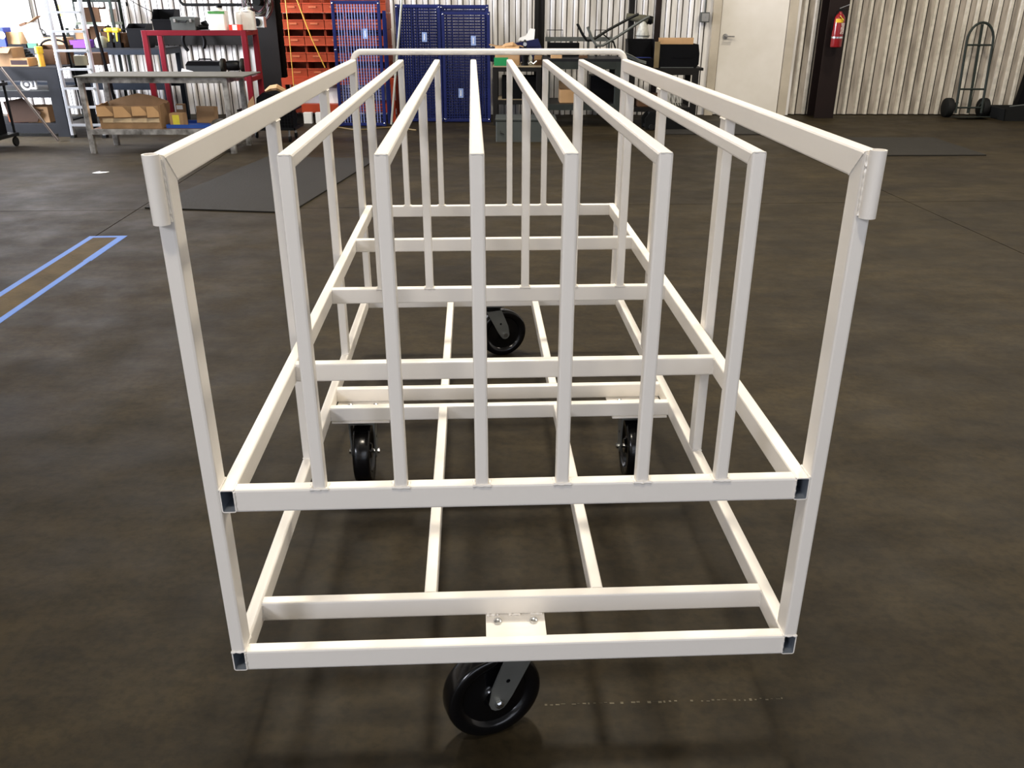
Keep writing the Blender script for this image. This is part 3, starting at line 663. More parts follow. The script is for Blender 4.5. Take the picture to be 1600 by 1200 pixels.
# white posters on wall, white panel
t = thing('wall_sheet_poster', 'large white paper sheet with a faint yellow mark, hung behind the ladder', 'poster', (X(98, 40, 11.45), 11.45, Z(44, 11.45)))
MB().prism([(-.17, 0), (.15, .0), (.18, .08), (.165, .2), (.18, .5), (-.17, .5)], (0, 0, 0), (1, 0, 0), (0, 0, 1), (0, .004, 0)).build('sheet', WHITE, t)
MB().box(-.02, .03, -.0012, 0, .13, .26).build('yellow_mark', mat('pale_yellow_print', 'e3cf55', .6), t)
solo('white_board', MB().box(-.62, .62, 0, .02, 0, .9), mat('white_board', 'f4f4f2', .5, 0, .02, 3), 'blank bright white board on the wall at the upper left corner', 'board', (-6.85, 11.96, .97))
t = solo('paper_note', MB().box(-.05, .05, 0, .002, 0, .2), mat('cream_paper', 'efe9cf', .6), 'pale yellowish note stuck on the wall left of the ladder', 'note', (X(66, 22, 11.9), 12.0, 1.12))

# drills and chargers on the back bench
def drill(x, y, z, flip, label):
    t = thing('cordless_drill', label, 'drill', (x, y, z)); s = flip
    MB().box(-.035, .035, -.04, .04, 0, .055).build('battery_charger', BLACKP, t)
    MB().prism([(-.02, .055), (.02, .055), (.028 * 1, .17), (-.012, .17)], (0, -.018, 0), (1, 0, 0), (0, 0, 1), (0, .036, 0)).build('grip', BLACKP, t)
    MB().prism([(-.02, .07), (-.005, .07), (.004, .17), (-.018, .17)], (0, -.02, 0), (1, 0, 0), (0, 0, 1), (0, .04, 0)).build('side_panel', YELLOW, t)
    MB().lathe([(.022, -.06), (.028, -.045), (.030, .02), (.02, .03), (.016, .055)], (0, 0, .195), (s, 0, 0), n=16).build('motor_housing', YELLOW, t, True)
    MB().lathe([(.017, .055), (.017, .085), (.008, .095)], (0, 0, .195), (s, 0, 0), n=14).build('chuck', BLACKP, t, True)
drill(X(170, 74, 11.0), 11.08, ZB, -1, 'yellow and black cordless drill on a charger, the left one of the pair')
drill(X(183, 74, 11.0), 11.08, ZB, 1, 'yellow and black cordless drill on a charger, the right one of the pair')
t = thing('bench_machine', 'rounded grey bench machine on the back bench, left of the drills', 'machine', (X(156, 78, 11.0), 11.1, ZB))
MB().lathe([(.085, 0), (.09, .03), (.08, .09), (.05, .12), (.02, .13)], (0, 0, 0), n=18).build('housing', mat('grey_green_plastic', '767a70', .55), t, True)
MB().cyl((0, 0, .125), (0, 0, .17), .012, 10).build('knob', GREYST, t, True)
bx(189, 52, 203, 74, 11.15, ZB, .1, 'narrow brown box between the drills and the black bin', CARD3, .2)
def hopper(x, y, z, w_, d, h, m, label, group=None, rz=0, name='hopper_bin', front=.55):
    t = thing(name, label, 'bin', (x, y, z), rz, group); tray(w_, d, h, m, .005, 'body', t, front, .07)
    MB().box(-w_ / 2 - .004, w_ / 2 + .004, -d / 2 * .95 - .006, -d / 2 * .95 + .004, h * front - .012, h * front + .004).build('lip', m, t)
    return t
hopper((X(203, 74, 10.97) + X(229, 74, 10.97)) / 2, 11.1, ZB, .23, .25, Z(38, 10.97) - ZB, BLACKP, 'tall black plastic bin on the back bench beside the red frame', front=.8)

# ------------------------------------------------------------------ ladder
ld = thing('step_ladder', 'tall aluminium step ladder standing behind the steel table', 'ladder', (-4.752, 9.84, 0))
for s in (-1, 1):
    MB().rect('z', .03, 2.4, s * .178 - .016, s * .178 + .016, -.025, .025, r=.003).build('rail', ALU, ld)
    MB().box(s * .178 - .022, s * .178 + .022, -.035, .035, 0, .03).build('foot', RUBBER, ld)
    MB().bar((s * .20, .42, 0.02), (s * .165, .05, 2.35), .02, .035).build('rear_leg', BLACKP, ld)
for v in (196, 168, 139, 109, 80, 50, 20):
    zz = Z(v, 9.84); MB().box(-.163, .163, -.035, .03, zz - .011, zz + .011).build('step', ALU, ld)
for zz in (1.62, 1.82, 2.02, 2.2): MB().box(-.163, .163, -.035, .03, zz - .011, zz + .011).build('step', ALU, ld)

# ------------------------------------------------------------------ red frame rack
ry0, ry1 = 10.4, 10.85
rx0, rx1 = X(226, 52, ry0), X(381, 52, ry0); rzt = Z(48, ry0)
rr_ = thing('red_rack', 'dark red steel frame rack with two levels behind the steel table', 'rack', ((rx0 + rx1) / 2, (ry0 + ry1) / 2, 0)); hw = (rx1 - rx0) / 2; hd = (ry1 - ry0) / 2
for s in (-1, 1):
    for t_ in (-1, 1):
        MB().rect('z', 0, rzt, s * hw - .03, s * hw + .03, t_ * hd - .025, t_ * hd + .025, r=.004).build('leg', RED, rr_)
for t_ in (-1, 1):
    MB().rect('x', -hw + .03, hw - .03, t_ * hd - .025, t_ * hd + .025, rzt - .055, rzt, r=.004).build('top_rail', RED, rr_)
    MB().rect('x', -hw + .03, hw - .03, t_ * hd - .02, t_ * hd + .02, .56, .60, r=.004).build('shelf_rail', RED, rr_)
for s in (-1, 1):
    for zz in (rzt - .055, .55): MB().rect('y', -hd + .025, hd - .025, s * hw - .03, s * hw + .03, zz, zz + .05, r=.004).build('side_rail', RED, rr_)
MB().box(-hw + .03, hw - .03, -hd + .025, hd - .025, rzt - .012, rzt - .001).build('top_plate', DARKST, rr_)
MB().box(-hw + .03, hw - .03, -hd + .02, hd - .02, .585, .60).build('shelf', DARKST, rr_)
RT = rzt + .001
hopper((X(239, 46, 10.45) + X(270, 46, 10.45)) / 2, 10.6, RT, .25, .26, Z(15, 10.45) - RT, BLACKP, 'large black open-front bin on top of the red rack', front=.5)
# second black bin
t = thing('tool_box', 'grey metal tool box with a handle on top of the red rack', 'toolbox', ((X(269, 45, 10.42) + X(304, 45, 10.42)) / 2, 10.52, RT))
tw_ = .27; th = Z(27, 10.42) - RT
MB().box(-tw_ / 2, tw_ / 2, -.09, .09, 0, th * .75).build('body', GREYST, t)
MB().prism([(-tw_ / 2 - .005, th * .75), (tw_ / 2 + .005, th * .75), (tw_ / 2 + .005, th * .95), (tw_ / 2 - .03, th), (-tw_ / 2 + .03, th), (-tw_ / 2 - .005, th * .95)], (0, -.095, 0), (1, 0, 0), (0, 0, 1), (0, .19, 0)).build('lid', GREYST, t)
MB().tube([(-.045, -.093, th * .72), (-.045, -.115, th * .62), (.045, -.115, th * .62), (.045, -.093, th * .72)], .006, 8).build('handle', DARKST, t)
for s in (-1, 1): MB().box(s * .09 - .012, s * .09 + .012, -.1, -.09, th * .6, th * .85).build('latch', WORN, t)
solo('pipe_fittings', MB().cyl((-.05, 0, .03), (.05, .01, .035), .028, 12).cyl((-.02, .03, .07), (.04, -.02, .085), .018, 12).lathe([(.02, -.02), (.03, -.02), (.03, .02), (.02, .02)], (.03, 0, .05), (0, 1, .3), n=12).cyl((-.06, -.03, .02), (-.06, .04, .02), .02, 10),
     GUNM, 'small pile of dark pipe fittings between the tool box and the white jug', 'fittings', (X(316, 45, 10.45), 10.5, RT), smooth=True)
def jug(x, y, z, w_, h, label, capm, lab=None):
    t = thing('plastic_jug', label, 'jug', (x, y, z))
    MB().rect('z', 0, h * .86, -w_ / 2, w_ / 2, -w_ * .35, w_ * .35, r=.02).lathe([(w_ * .42, h * .86), (w_ * .2, h * .94), (w_ * .16, h)], (0, 0, 0), n=14).build('body', JUG, t, True)
    MB().cyl((w_ * .1, 0, h), (w_ * .1, 0, h + .018), w_ * .17, 14).build('cap', capm, t, True)
    MB().tube([(-w_ * .3, 0, h * .85), (-w_ * .33, 0, h * 1.0), (0, 0, h * 1.04)], .008, 6).build('handle', JUG, t, True)
    if lab: MB().box(-w_ / 2 + .005, w_ / 2 - .005, -w_ * .35 - .0015, -w_ * .35, h * lab[1], h * lab[2]).build('label_band', lab[0], t)
jug((X(326, 46, 10.42) + X(353, 46, 10.42)) / 2, 10.52, RT, .20, .235, 'square white plastic jug with a green label band on the red rack', BLACKP, (mat('green_print', '4d8a4a', .5, 0, .3, 40), .72, .84))
jug(X(366, 38, 10.42), 10.66, RT, .10, .22, 'narrow cream plastic jug behind the red and white carton', JUG)
jug(X(381, 38, 10.42), 10.62, RT, .15, .225, 'cloudy grey plastic jug at the right end of the red rack', JUG)
t = bx(358, 39, 377, 48, 10.42, RT, .08, 'small red carton with a white middle at the right of the red rack top', mat('red_print', 'd8402f', .5), 0, False, (WHITE, .3, .68, .05, .95))
# shelf of the red rack
zsr = .601
t = thing('tool_box', 'long dark grey tool box on the lower level of the red rack', 'toolbox', (X(318, 110, 10.5), 10.6, zsr)); 
MB().box(-.20, .20, -.1, .1, 0, .12).build('body', mat('slate_plastic', '34373a', .5), t)
MB().prism([(-.205, .12), (.205, .12), (.19, .16), (-.17, .165)], (0, -.105, 0), (1, 0, 0), (0, 0, 1), (0, .21, 0)).build('lid', BLACKP, t)
MB().tube([(-.08, 0, .162), (-.07, 0, .182), (.07, 0, .182), (.08, 0, .162)], .008, 8).build('handle', BLACKP, t)
t = thing('bench_grinder', 'black double-wheel bench grinder on the red rack, behind the steel table', 'grinder', (X(363, 112, 10.5), 10.56, zsr))
MB().box(-.05, .05, -.06, .06, 0, .05).build('base', GUNM, t)
MB().lathe([(.05, -.07), (.058, -.05), (.058, .05), (.05, .07)], (0, 0, .115), (1, 0, 0), n=20).build('motor', GUNM, t, True)
for s in (-1, 1): MB().lathe([(.03, -.02), (.072, -.02), (.075, -.015), (.075, .015), (.072, .02), (.03, .02)], (s * .115, 0, .12), (1, 0, 0), n=24).build('wheel_guard', mat('olive_guard', '2a2a24', .6, .2, .3, 14), t, True)
MB().cyl((0, -.07, .05), (0, -.075, .02), .012, 10).build('switch', BOLT, t)
solo('paper_pad', MB().box(-.065, .065, -.002, .004, 0, .08), WHITE, 'small white card propped on the red rack lower level', 'card', (X(292, 108, 10.5), 10.44, zsr), ry=.25, rx=-.3)
solo('power_plug_box', MB().box(-.03, .03, -.02, .02, 0, .045).box(-.022, -.004, -.022, -.02, .01, .035).box(.004, .022, -.022, -.02, .01, .035).box(.03, .09, -.02, .02, 0, .03), mat('dusty_beige', '9a917c', .6), 'small beige socket box on the red rack lower level, left side', 'socket box', (X(260, 110, 10.5), 10.46, zsr))
# clutter on steel table back
solo('wall_hose', MB().tube([(.14 * math.cos(-.6 + k * .22), 0, .15 * math.sin(-.6 + k * .22)) for k in range(22)], .022, 10), BLACKP, 'black rubber hose loop hanging on the wall behind the red rack', 'hose', (X(292, 60, 11.6), 11.84, .93), smooth=True)
zp = Z(8, 11.9)
solo('wall_pipe', MB().tube([(-4.27 + 3.7, 0, .35), (-4.27 + 3.7, 0, .04), (-4.24 + 3.7, 0, .005), (-4.20 + 3.7, 0, 0), (-3.3 + 3.7, 0, 0)], .019, 10), GUNM, 'dark steel pipe running along the wall above the red rack', 'pipe', (-3.7, 11.96, zp), smooth=True)
MB().cyl((.38, 0, .02), (.38, 0, .08), .012, 8).build('valve', BOLT, [o for o in COL.objects if o.name == 'wall_pipe'][0])
p0 = Vector((X(193, -6, 11.99), 11.98, Z(-6, 11.98))); p1 = Vector((X(240, 20, 11.99), 11.98, Z(20, 11.98)))
solo('wall_cable', MB().tube([(0, 0, 0), (p1 - p0) * .5 + Vector((0, 0, -.01)), p1 - p0], .005, 6), BLACKP, 'thin dark cable running slantwise on the wall above the black bins', 'cable', p0)
# hose reel on the column and control box
t = thing('hose_reel', 'coiled dark air hose hanging on the left steel column', 'hose', (X(403, 20, 11.4), 11.42, 1.40))
for k in range(7):
    r_ = .10 + .018 * k; MB().tube([(r_ * .9 * math.cos(j * PI / 14), .02 * math.sin(j + k), r_ * 1.15 * math.sin(j * PI / 14)) for j in range(28)], .0095, 6, True).build('coil', mat('hose_%d' % (k % 3), ('3a2226', '2b2b2a', '46443c')[k % 3], .5), t, True)
MB().cyl((0, -.04, 0), (0, .15, 0), .05, 14).build('hanger', GUNM, t, True)
t = thing('switch_box', 'small grey electrical box on the column beside the coiled hose', 'switch box', (X(401, 36, 11.25), 11.31, Z(43, 11.35)))
MB().box(-.085, .085, -.05, .06, 0, .12).build('box', mat('light_grey_box', 'a5a8a6', .5), t)
MB().lathe([(.001, 0), (.045, 0), (.045, .012), (.001, .012)], (0, -.05, .06), (0, -1, 0), n=16).build('dial', BLACKP, t)
MB().cyl((-.03, -.05, .03), (-.03, -.08, .02), .012, 8).build('knob', BOLT, t)

# ------------------------------------------------------------------ basket cart by the column
t = thing('basket_cart', 'dark wire basket cart on casters beside the steel table', 'cart', (X(425, 220, 9.6), 9.66, 0))
for (x0, x1, y0, y1) in ((-.30, .30, -.2, -.19), (-.30, .30, .19, .2), (-.30, -.29, -.2, .2), (.29, .30, -.2, .2)):
    MB().box(x0, x1, y0, y1, .13, .155).box(x0, x1, y0, y1, .33, .345).build('rim', GUNM, t)
mb = MB()
for k in range(19): mb.box(-.295 + k * .0325, -.291 + k * .0325, -.198, -.194, .14, .34)
for k in range(6): mb.box(-.3, .3, -.199, -.196, .155 + k * .033, .158 + k * .033)
for k in range(13): mb.box(-.299, -.295, -.195 + k * .0325, -.191 + k * .0325, .14, .34).box(.295, .299, -.195 + k * .0325, -.191 + k * .0325, .14, .34)
mb.build('wire_mesh', GUNM, t)['kind'] = 'stuff'
MB().box(-.29, .29, -.19, .19, .13, .138).build('bottom', GUNM, t)
for (xx, yy) in ((-.22, -.14), (.22, -.14), (-.22, .14), (.22, .14)):
    MB().cyl((xx, yy, .128), (xx, yy, .06), .012, 10).build('stem', BOLT, t); MB().lathe([(.006, -.012), (.03, -.012), (.034, -.006), (.034, .006), (.03, .012), (.006, .012)], (xx, yy + .01, .035), (1, 0, 0), n=18).build('wheel', RUBBER, t, True)
bxx = X(425, 220, 9.6)
solo('plastic_board', MB().prism([(-.14, 0), (.13, 0), (.10, .33), (-.02, .36), (-.10, .30)], (0, 0, 0), (1, 0, 0), (0, 0, 1), (0, .02, 0)), BLACKP, 'black plastic board standing upright in the wire basket cart', 'board', (bxx - .05, 9.70, .139), rx=-.05)
solo('kraft_paper', MB().tube([(-.10, 0, .02), (-.04, .01, .05), (.03, 0, .06), (.10, .02, .02), (.13, .01, -.03)], .03, 7, rs=[.012, .03, .034, .028, .01]), CARD2, 'crumpled brown kraft paper on top of the black board in the basket cart', 'paper', (bxx + .06, 9.70, .49), smooth=False)
solo('cardboard_scrap', MB().prism([(-.06, 0), (.06, 0), (.05, .17), (.0, .12)], (0, 0, 0), (1, 0, 0), (0, 0, 1), (0, .006, 0)), CARD2, 'folded cardboard scrap sticking up at the left of the basket cart', 'cardboard', (bxx - .20, 9.60, .139 + .16))
carton(bxx + .12, 9.64, .139, .26, .3, .22, 'dark scrap crate inside the wire basket cart', 0, BLACKP, True, name='plastic_crate', flaps=(0, 0, 0, 0), cat='crate')

# ------------------------------------------------------------------ orange bins on their rack
yo = 11.2
rk = thing('bin_rack', 'orange steel rack standing under the stacked orange bins', 'rack', (-2.17, 11.45, 0))
for xx in (-2.86, -1.50):
    for yy in (11.22, 11.66):
        MB().box(xx - .02 + 2.17, xx + .02 + 2.17, yy - .02 - 11.45, yy + .02 - 11.45, 0, .53).build('post', ORANGE2, rk)
for (z0, z1) in ((.455, .53), (.12, .22)):
    for yy in (11.20, 11.66): MB().box(-.67, .65, yy - .02 - 11.45, yy + .02 - 11.45, z0, z1).build('beam', ORANGE2, rk)
    MB().box(-.67, .65, -.22, .19, z1 - .008, z1).build('deck', ORANGE2, rk)
rows = ['bottom', 'fourth', 'middle', 'second', 'top']; cols_ = ['leftmost', 'second', 'middle', 'fourth', 'rightmost']
proto = None
for i in range(5):
    for j in range(5):
        xx = -2.675 + j * .255 + (i % 2) * .004; zz = .532 + i * .1855
        lab = 'orange parts bin in the %s row of the orange stack, %s from the left' % (rows[i], cols_[j]) if 0 < j < 4 else 'orange parts bin in the %s row of the orange stack, %s' % (rows[i], cols_[j])
        if proto is None:
            proto = thing('parts_bin', lab, 'bin', (xx, 11.42, zz), 0, 'orange parts bins stacked on the orange rack')
            w_, d_, h_ = .246, .40, .180
            mb = MB().box(-w_ / 2, w_ / 2, -d_ / 2, d_ / 2, 0, .006)
            mb.box(-w_ / 2, w_ / 2, d_ / 2 - .006, d_ / 2, .006, h_)
            for s in (-1, 1): mb.prism([(-d_ / 2, 0), (d_ / 2, 0), (d_ / 2, h_), (-d_ / 2 + .02, h_), (-d_ / 2 + .02, h_ * .62), (-d_ / 2, h_ * .58)], (s * w_ / 2, 0, 0), (0, 1, 0), (0, 0, 1), (-s * .006, 0, 0))
            mb.prism([(-w_ / 2, 0), (w_ / 2, 0), (w_ / 2, h_ * .58), (-w_ / 2, h_ * .58)], (0, -d_ / 2, 0), (1, 0, 0), (0, -.12, 1), (0, .006, 0))
            mb.build('body', ORANGE, proto)
            MB().box(-w_ / 2, w_ / 2, -d_ / 2 - .018, -d_ / 2 - .004, h_ * .58 - .006, h_ * .58 + .006).build('lip', ORANGE2, proto)
            MB().box(-w_ / 2 - .002, w_ / 2 + .002, -d_ / 2 - .006, -d_ / 2 + .02, 0, .016).build('foot_rim', ORANGE2, proto)
            MB().box(-.045, .045, -d_ / 2 - .0125, -d_ / 2 - .0105, .055, .075).build('card_slot', mat('bin_card', 'b0603f', .6), proto)
            MB().box(-w_ / 2 + .02, w_ / 2 - .02, -d_ / 2 + .06, d_ / 2 - .02, .008, h_ * .5).build('dark_block', BLACKP, proto)  # black block filling the lower half of the bin
            o = proto
        else:
            o = copy_tree(proto); o['label'] = lab; o.location = (xx, 11.42, zz)
for k, (u, w_) in enumerate(((481, .10), (499, .09))):
    carton(X(u, 182, 11.1), 11.12, .0, w_, .08, .13, ('left' if k == 0 else 'right') + ' one of two small white containers on the floor under the orange rack', 0, WHITE, name='white_container', cat='container')
bx(474, 140, 500, 152, 11.3, .221, .2, 'pale grey carton on the lower deck of the orange rack', mat('pale_grey_box', 'b8bcc4', .6), 0)
bx(512, 138, 530, 152, 11.3, .221, .2, 'white carton on the orange rack lower deck, behind the leaning mesh panel', WHITE, 0)
# yellow cables hanging from above in front of the bins
solo('yellow_cord', MB().tube([(0, 0, 0), (.005, 0, .5), (0, .01, .9), (-.01, .02, 1.6)], .006, 6), mat('yellow_cord', 'c99a3a', .5), 'yellow cord hanging straight down in front of the orange bins', 'cord', (X(459, 135, 11.05), 11.05, .44), smooth=True)
solo('yellow_cord', MB().tube([(0, 0, 0), (-.14, 0, .35), (-.33, .01, .95), (-.5, .02, 1.5)], .007, 6), mat('yellow_cord', 'c99a3a', .5), 'yellow cord hanging slantwise in front of the orange bins', 'cord', (X(508, 106, 11.05), 11.05, .66), smooth=True)
solo('floor_hose', MB().tube([(-.5 + k * .06, .12 * math.sin(k * .5) - .004 * k, .009) for k in range(22)], .008, 6), mat('tan_hose', '6b5a3a', .6), 'thin tan hose lying on the floor below the orange rack', 'hose', (-1.9, 10.6, 0.001), smooth=True)

# ------------------------------------------------------------------ blue mesh panels
def mesh_panel(x0, x1, z1, y, label, lean=.0, tags=((.65, .75),), inner=False, pitch=.034, m=BLUE, wire=None, group=None, vwire=None):
    t = thing('mesh_panel', label, 'mesh panel', ((x0 + x1) / 2, y, .006), 0, rx=lean); hw = (x1 - x0) / 2; h = z1; wire = wire or m
    for s in (-1, 1): MB().rect('z', 0, h, s * hw - .018, s * hw + .018, -.018, .018, r=.003).build('upright', m, t)
    for zz in (.02, h - .02): MB().rect('x', -hw + .018, hw - .018, -.016, .016, zz - .018, zz + .018, r=.003).build('cross_rail', m, t)
    mb = MB(); ww = .005; n = int((2 * hw - .036) / pitch)
    for k in range(1, n + 1): xx = -hw + .018 + (2 * hw - .036) * k / (n + 1); mb.box(xx - ww, xx + ww, -.009, -.003, .03, h - .03)
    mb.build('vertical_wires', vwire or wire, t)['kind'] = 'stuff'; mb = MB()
    n = int((h - .06) / pitch)
    for k in range(1, n + 1): zz = .03 + (h - .06) * k / (n + 1); mb.box(-hw + .018, hw - .018, -.003, .003, zz - ww, zz + ww)
    mb.build('wire_mesh', wire, t)['kind'] = 'stuff'
    for (fx, fz) in tags:
        MB().box(-hw + 2 * hw * fx - .03, -hw + 2 * hw * fx + .03, -.016, -.010, h * fz - .055, h * fz + .055).build('name_plate', mat('pale_blue_plate', '8fa6dc', .4, 0, .3, 30), t)
        MB().box(-hw + 2 * hw * fx - .006, -hw + 2 * hw * fx + .004, -.0175, -.016, h * fz - .035, h * fz + .035).build('plate_mark', WHITE, t)
    for s in (-1, 1):
        for zz in (.03, h * .62, h - .03): MB().lathe([(.009, 0), (.009, .006), (.004, .009)], (s * hw, -.018, zz), (0, -1, 0), n=8).build('bolt', BOLT, t)
    return t
SHINY = mat('shiny_wire', '38448c', .22, .55, .1, 20)
mesh_panel(-2.10, -1.565, 1.405, 10.82, 'shiny blue wire mesh panel leaning in front of the orange bins', -.02, ((.68, .745),), wire=BLUE, vwire=mat('painted_glint_wire', '9aa6dc', .3, .7, .1, 20))  # paler vertical wires, the coating's glint put into their colour
mesh_panel(-1.41, -.895, 1.365, 11.25, 'dark blue wire mesh panel in the middle of the three, behind the white pole', -.02, ((.64, .73),))
mesh_panel(-1.40, -.92, 1.355, 11.36, 'blue wire mesh panel stacked behind the middle one', -.02, ())
mesh_panel(-1.42, -.93, 1.35, 11.47, 'rearmost blue wire mesh panel of the middle stack, against the wall', -.02, ())
mesh_panel(-.845, -.29, 1.285, 11.22, 'dark blue wire mesh panel at the right front of the stack, two pale plates', -.02, ((.66, .745), (.36, .27)))
mesh_panel(-.87, -.31, 1.36, 11.34, 'taller blue wire mesh panel stacked behind the right front one', -.02, ())
mesh_panel(-.86, -.33, 1.35, 11.45, 'rearmost blue wire mesh panel of the right stack, against the wall', -.02, ())
p0 = Vector((X(611, 190, 10.9), 10.9, .012)); p1 = Vector((X(632, 0, 11.15), 11.1, 1.6))
solo('white_pole', MB().cyl((0, 0, 0), p1 - p0, .013, 10), mat('grey_pole', 'a9aca4', .4), 'thin pale pole leaning between the two left blue mesh panels', 'pole', p0, smooth=True)
solo('blue_post', MB().rect('z', 0, 1.22, -.025, .025, -.02, .02).box(-.02, .02, -.02, .02, 1.22, 1.30), BLUE, 'narrow blue post standing between the mesh panels', 'post', (X(609, 180, 11.1), 11.1, 0))

# ------------------------------------------------------------------ centre benches
yc_ = 10.9; zt1 = Z(103, yc_)
leg_table('side_table', 'small dark table behind the cart centre, piled with cardboard and a blue case', X(770, 103, yc_), X(846, 103, yc_), yc_, 11.5, zt1, mat('tan_top', '8a7d66', .6), COLST, .015, .05, .06, (.30, .05))
Z1 = zt1 + .001
bx(774, 72, 812, 95, 11.02, Z1, .2, 'open light cardboard box with splayed flaps on the small dark table', CARD2, -.05, True, None, (1, 0, 1, 1))
carton(X(783, 102, 10.93), 10.945, Z1, .17, .08, .09, 'green plastic box at the front of the small dark table', 0, GREEN, name='green_box')
solo('kraft_paper', MB().tube([(-.12, 0, 0), (-.05, .01, .03), (.03, 0, .04), (.11, .02, .01)], .03, 7, rs=[.01, .03, .035, .012]), CARD2, 'crumpled kraft paper on the cardboard box of the small dark table', 'paper', (X(797, 76, 10.98), 11.02, Z(76, 10.98)))
t = thing('blue_case', 'dark navy case lying slanted on the small dark table, behind the cardboard', 'case', (X(805, 80, 11.3), 11.38, Z1), 0, ry=-.06)
MB().prism([(-.30, .04), (.30, .0), (.34, .16), (.30, .27), (-.32, .20), (-.34, .12)], (0, -.08, 0), (1, 0, 0), (0, 0, 1), (0, .16, 0)).build('shell', NAVY, t)
for zz in (.10, .17): MB().bar((-.30, -.083, zz), (.30, -.083, zz + .02), .008, .008).build('ridge', NAVY, t)
solo('plastic_bag', MB().prism([(-.10, 0), (.10, 0), (.11, .13), (.05, .14), (.0, .06), (-.08, .03)], (0, 0, 0), (1, 0, 0), (0, 0, 1), (0, .05, 0)), WHITE, 'white plastic bag with a red print on top of the navy case', 'bag', (X(822, 53, 11.35), 11.36, Z1 + .265))
t = thing('pressure_valve', 'steel valve with a gauge standing on the small dark table', 'valve', (X(820, 102, 11.0), 10.98, Z1))
MB().lathe([(.045, 0), (.045, .02), (.035, .025), (.04, .09), (.05, .11), (.05, .13), (.02, .14), (.018, .21), (.025, .22), (.022, .26), (.008, .29)], (0, 0, 0), n=18).build('body', GUNM, t, True)
MB().lathe([(.001, 0), (.022, 0), (.022, .012), (.001, .012)], (0, -.02, .24), (0, -1, 0), n=16).build('gauge', BOLT, t, True)
t = thing('bottle', 'small clear bottle on the small dark table right of the valve', 'bottle', (X(829, 102, 11.0), 11.1, Z1))
MB().lathe([(.024, 0), (.026, .08), (.012, .11), (.012, .14)], (0, 0, 0), n=14).build('body', mat('cloudy_bottle', 'b7b9ac', .2), t, True)
carton(X(840, 102, 11.0), 11.1, Z1, .10, .12, .06, 'dark wooden block stacked low at the right end of the small dark table', .1, CARD3, name='wood_block', cat='block')
carton(X(840, 94, 11.0) + .01, 11.1, Z1 + .061, .09, .11, .045, 'thin brown block lying on the dark wooden block', -.1, CARD, name='wood_block', cat='block')
solo('chrome_fitting', MB().tube([(-.05, 0, .014), (-.02, 0, .04), (.01, -.01, .016), (.05, 0, .05)], .012, 8), BOLT, 'shiny bent chrome fitting at the front edge of the small dark table', 'fitting', (X(832, 103, 10.92), 10.95, Z1 + .001), smooth=True)
# grey steel box on the floor
yg = 9.55
t = thing('steel_chest', 'grey steel chest on the floor seen through the white cart', 'chest', ((X(775, 222, yg) + X(868, 222, yg)) / 2, yg + .2, 0)); wg = X(868, 222, yg) - X(775, 222, yg); hg = Z(190, yg)
MB().rect('z', 0, hg, -wg / 2, wg / 2, -.2, .2, r=.01).build('body', mat('grey_chest_paint', '4a4e4c', .45, .2, .2, 5), t, True)
MB().rect('x', -wg / 2 - .006, wg / 2 + .006, -.206, .206, hg, hg + .03, r=.008).build('lid', mat('grey_chest_lid', '3a3e3d', .45, .2, .2, 5), t, True)
MB().tube([(-wg / 2 + .05, -.2, hg * .55), (-wg / 2 + .05, -.215, hg * .45), (-wg / 2 + .09, -.215, hg * .38)], .005, 6).build('handle', GUNM, t)
carton(.09, 11.2, .301, .44, .3, .26, 'added dark crate deepening the shade on the lower shelf of the small dark table', 0, BLACKP, True, name='plastic_crate', flaps=(0, 0, 0, 0), cat='crate')  # crate added to darken the space under the table
# heavy welding table
yh_ = 10.75; zt2 = Z(92, yh_)
ht = leg_table('welding_table', 'heavy dark steel welding table behind the right half of the cart', X(848, 95, yh_), X(974, 95, yh_), yh_, 11.5, zt2, mat('table_black_top', '17181a', .5, .3), mat('greenish_steel', '2f3330', .5, .4, .3, 6), .03, .085, .085, (.27, .07))
Z2 = zt2 + .001; Z2s = .271
bx(874, 140, 903, 165, 10.9, Z2s, .24, 'open light cardboard box with a standing flap on the welding table shelf', CARD2, .02, True, None, (0, 1, 0, 0))
solo('paper_wad', MB().lathe([(.02, 0), (.055, .02), (.05, .05), (.02, .06), (.001, .062)], (0, 0, 0), n=8), WHITE, 'crumpled white paper in the box on the welding table shelf', 'paper', (X(886, 158, 10.95), 10.98, Z2s + .006))
bx(856, 67, 905, 79, 11.3, Z2, .14, 'long low black case at the left of the welding table top', BLACKP, 0, name='black_case', cat='case')
carton(X(945, 150, 11.1), 11.2, Z2s, .38, .3, .30, 'added dark closed crate deepening the shade at the right of the welding table shelf', 0, BLACKP, name='plastic_crate', cat='crate')  # added here so the area below the top reads dark
zr = Z(58, 11.4)
t = thing('channel_frame', 'grey-green steel channel frame resting at the back of the welding table', 'frame', (X(905, 60, 11.4), 11.475, Z2))
gh = zr - Z2
MB().box(-.42, .42, -.03, .03, gh - .05, gh).build('channel', GREYST, t)
for s in (-.38, -.1, .12, .38): MB().box(s - .015, s + .015, -.02, .02, 0, gh - .05).build('strut', GREYST, t)
for s in (-.3, .3): MB().tube([(s - .1, 0, gh), (s - .1, 0, gh + .08), (s + .1, 0, gh + .08), (s + .1, 0, gh)], .005, 6).build('wire_loop', GUNM, t)
bx(861, 86, 878, 92, 10.85, Z2, .1, 'small flat cardboard carton at the front left of the welding table top', CARD2, 0)
bx(905, 87, 918, 92, 10.9, Z2, .06, 'tiny brown block in the middle of the welding table top', CARD3, 0)
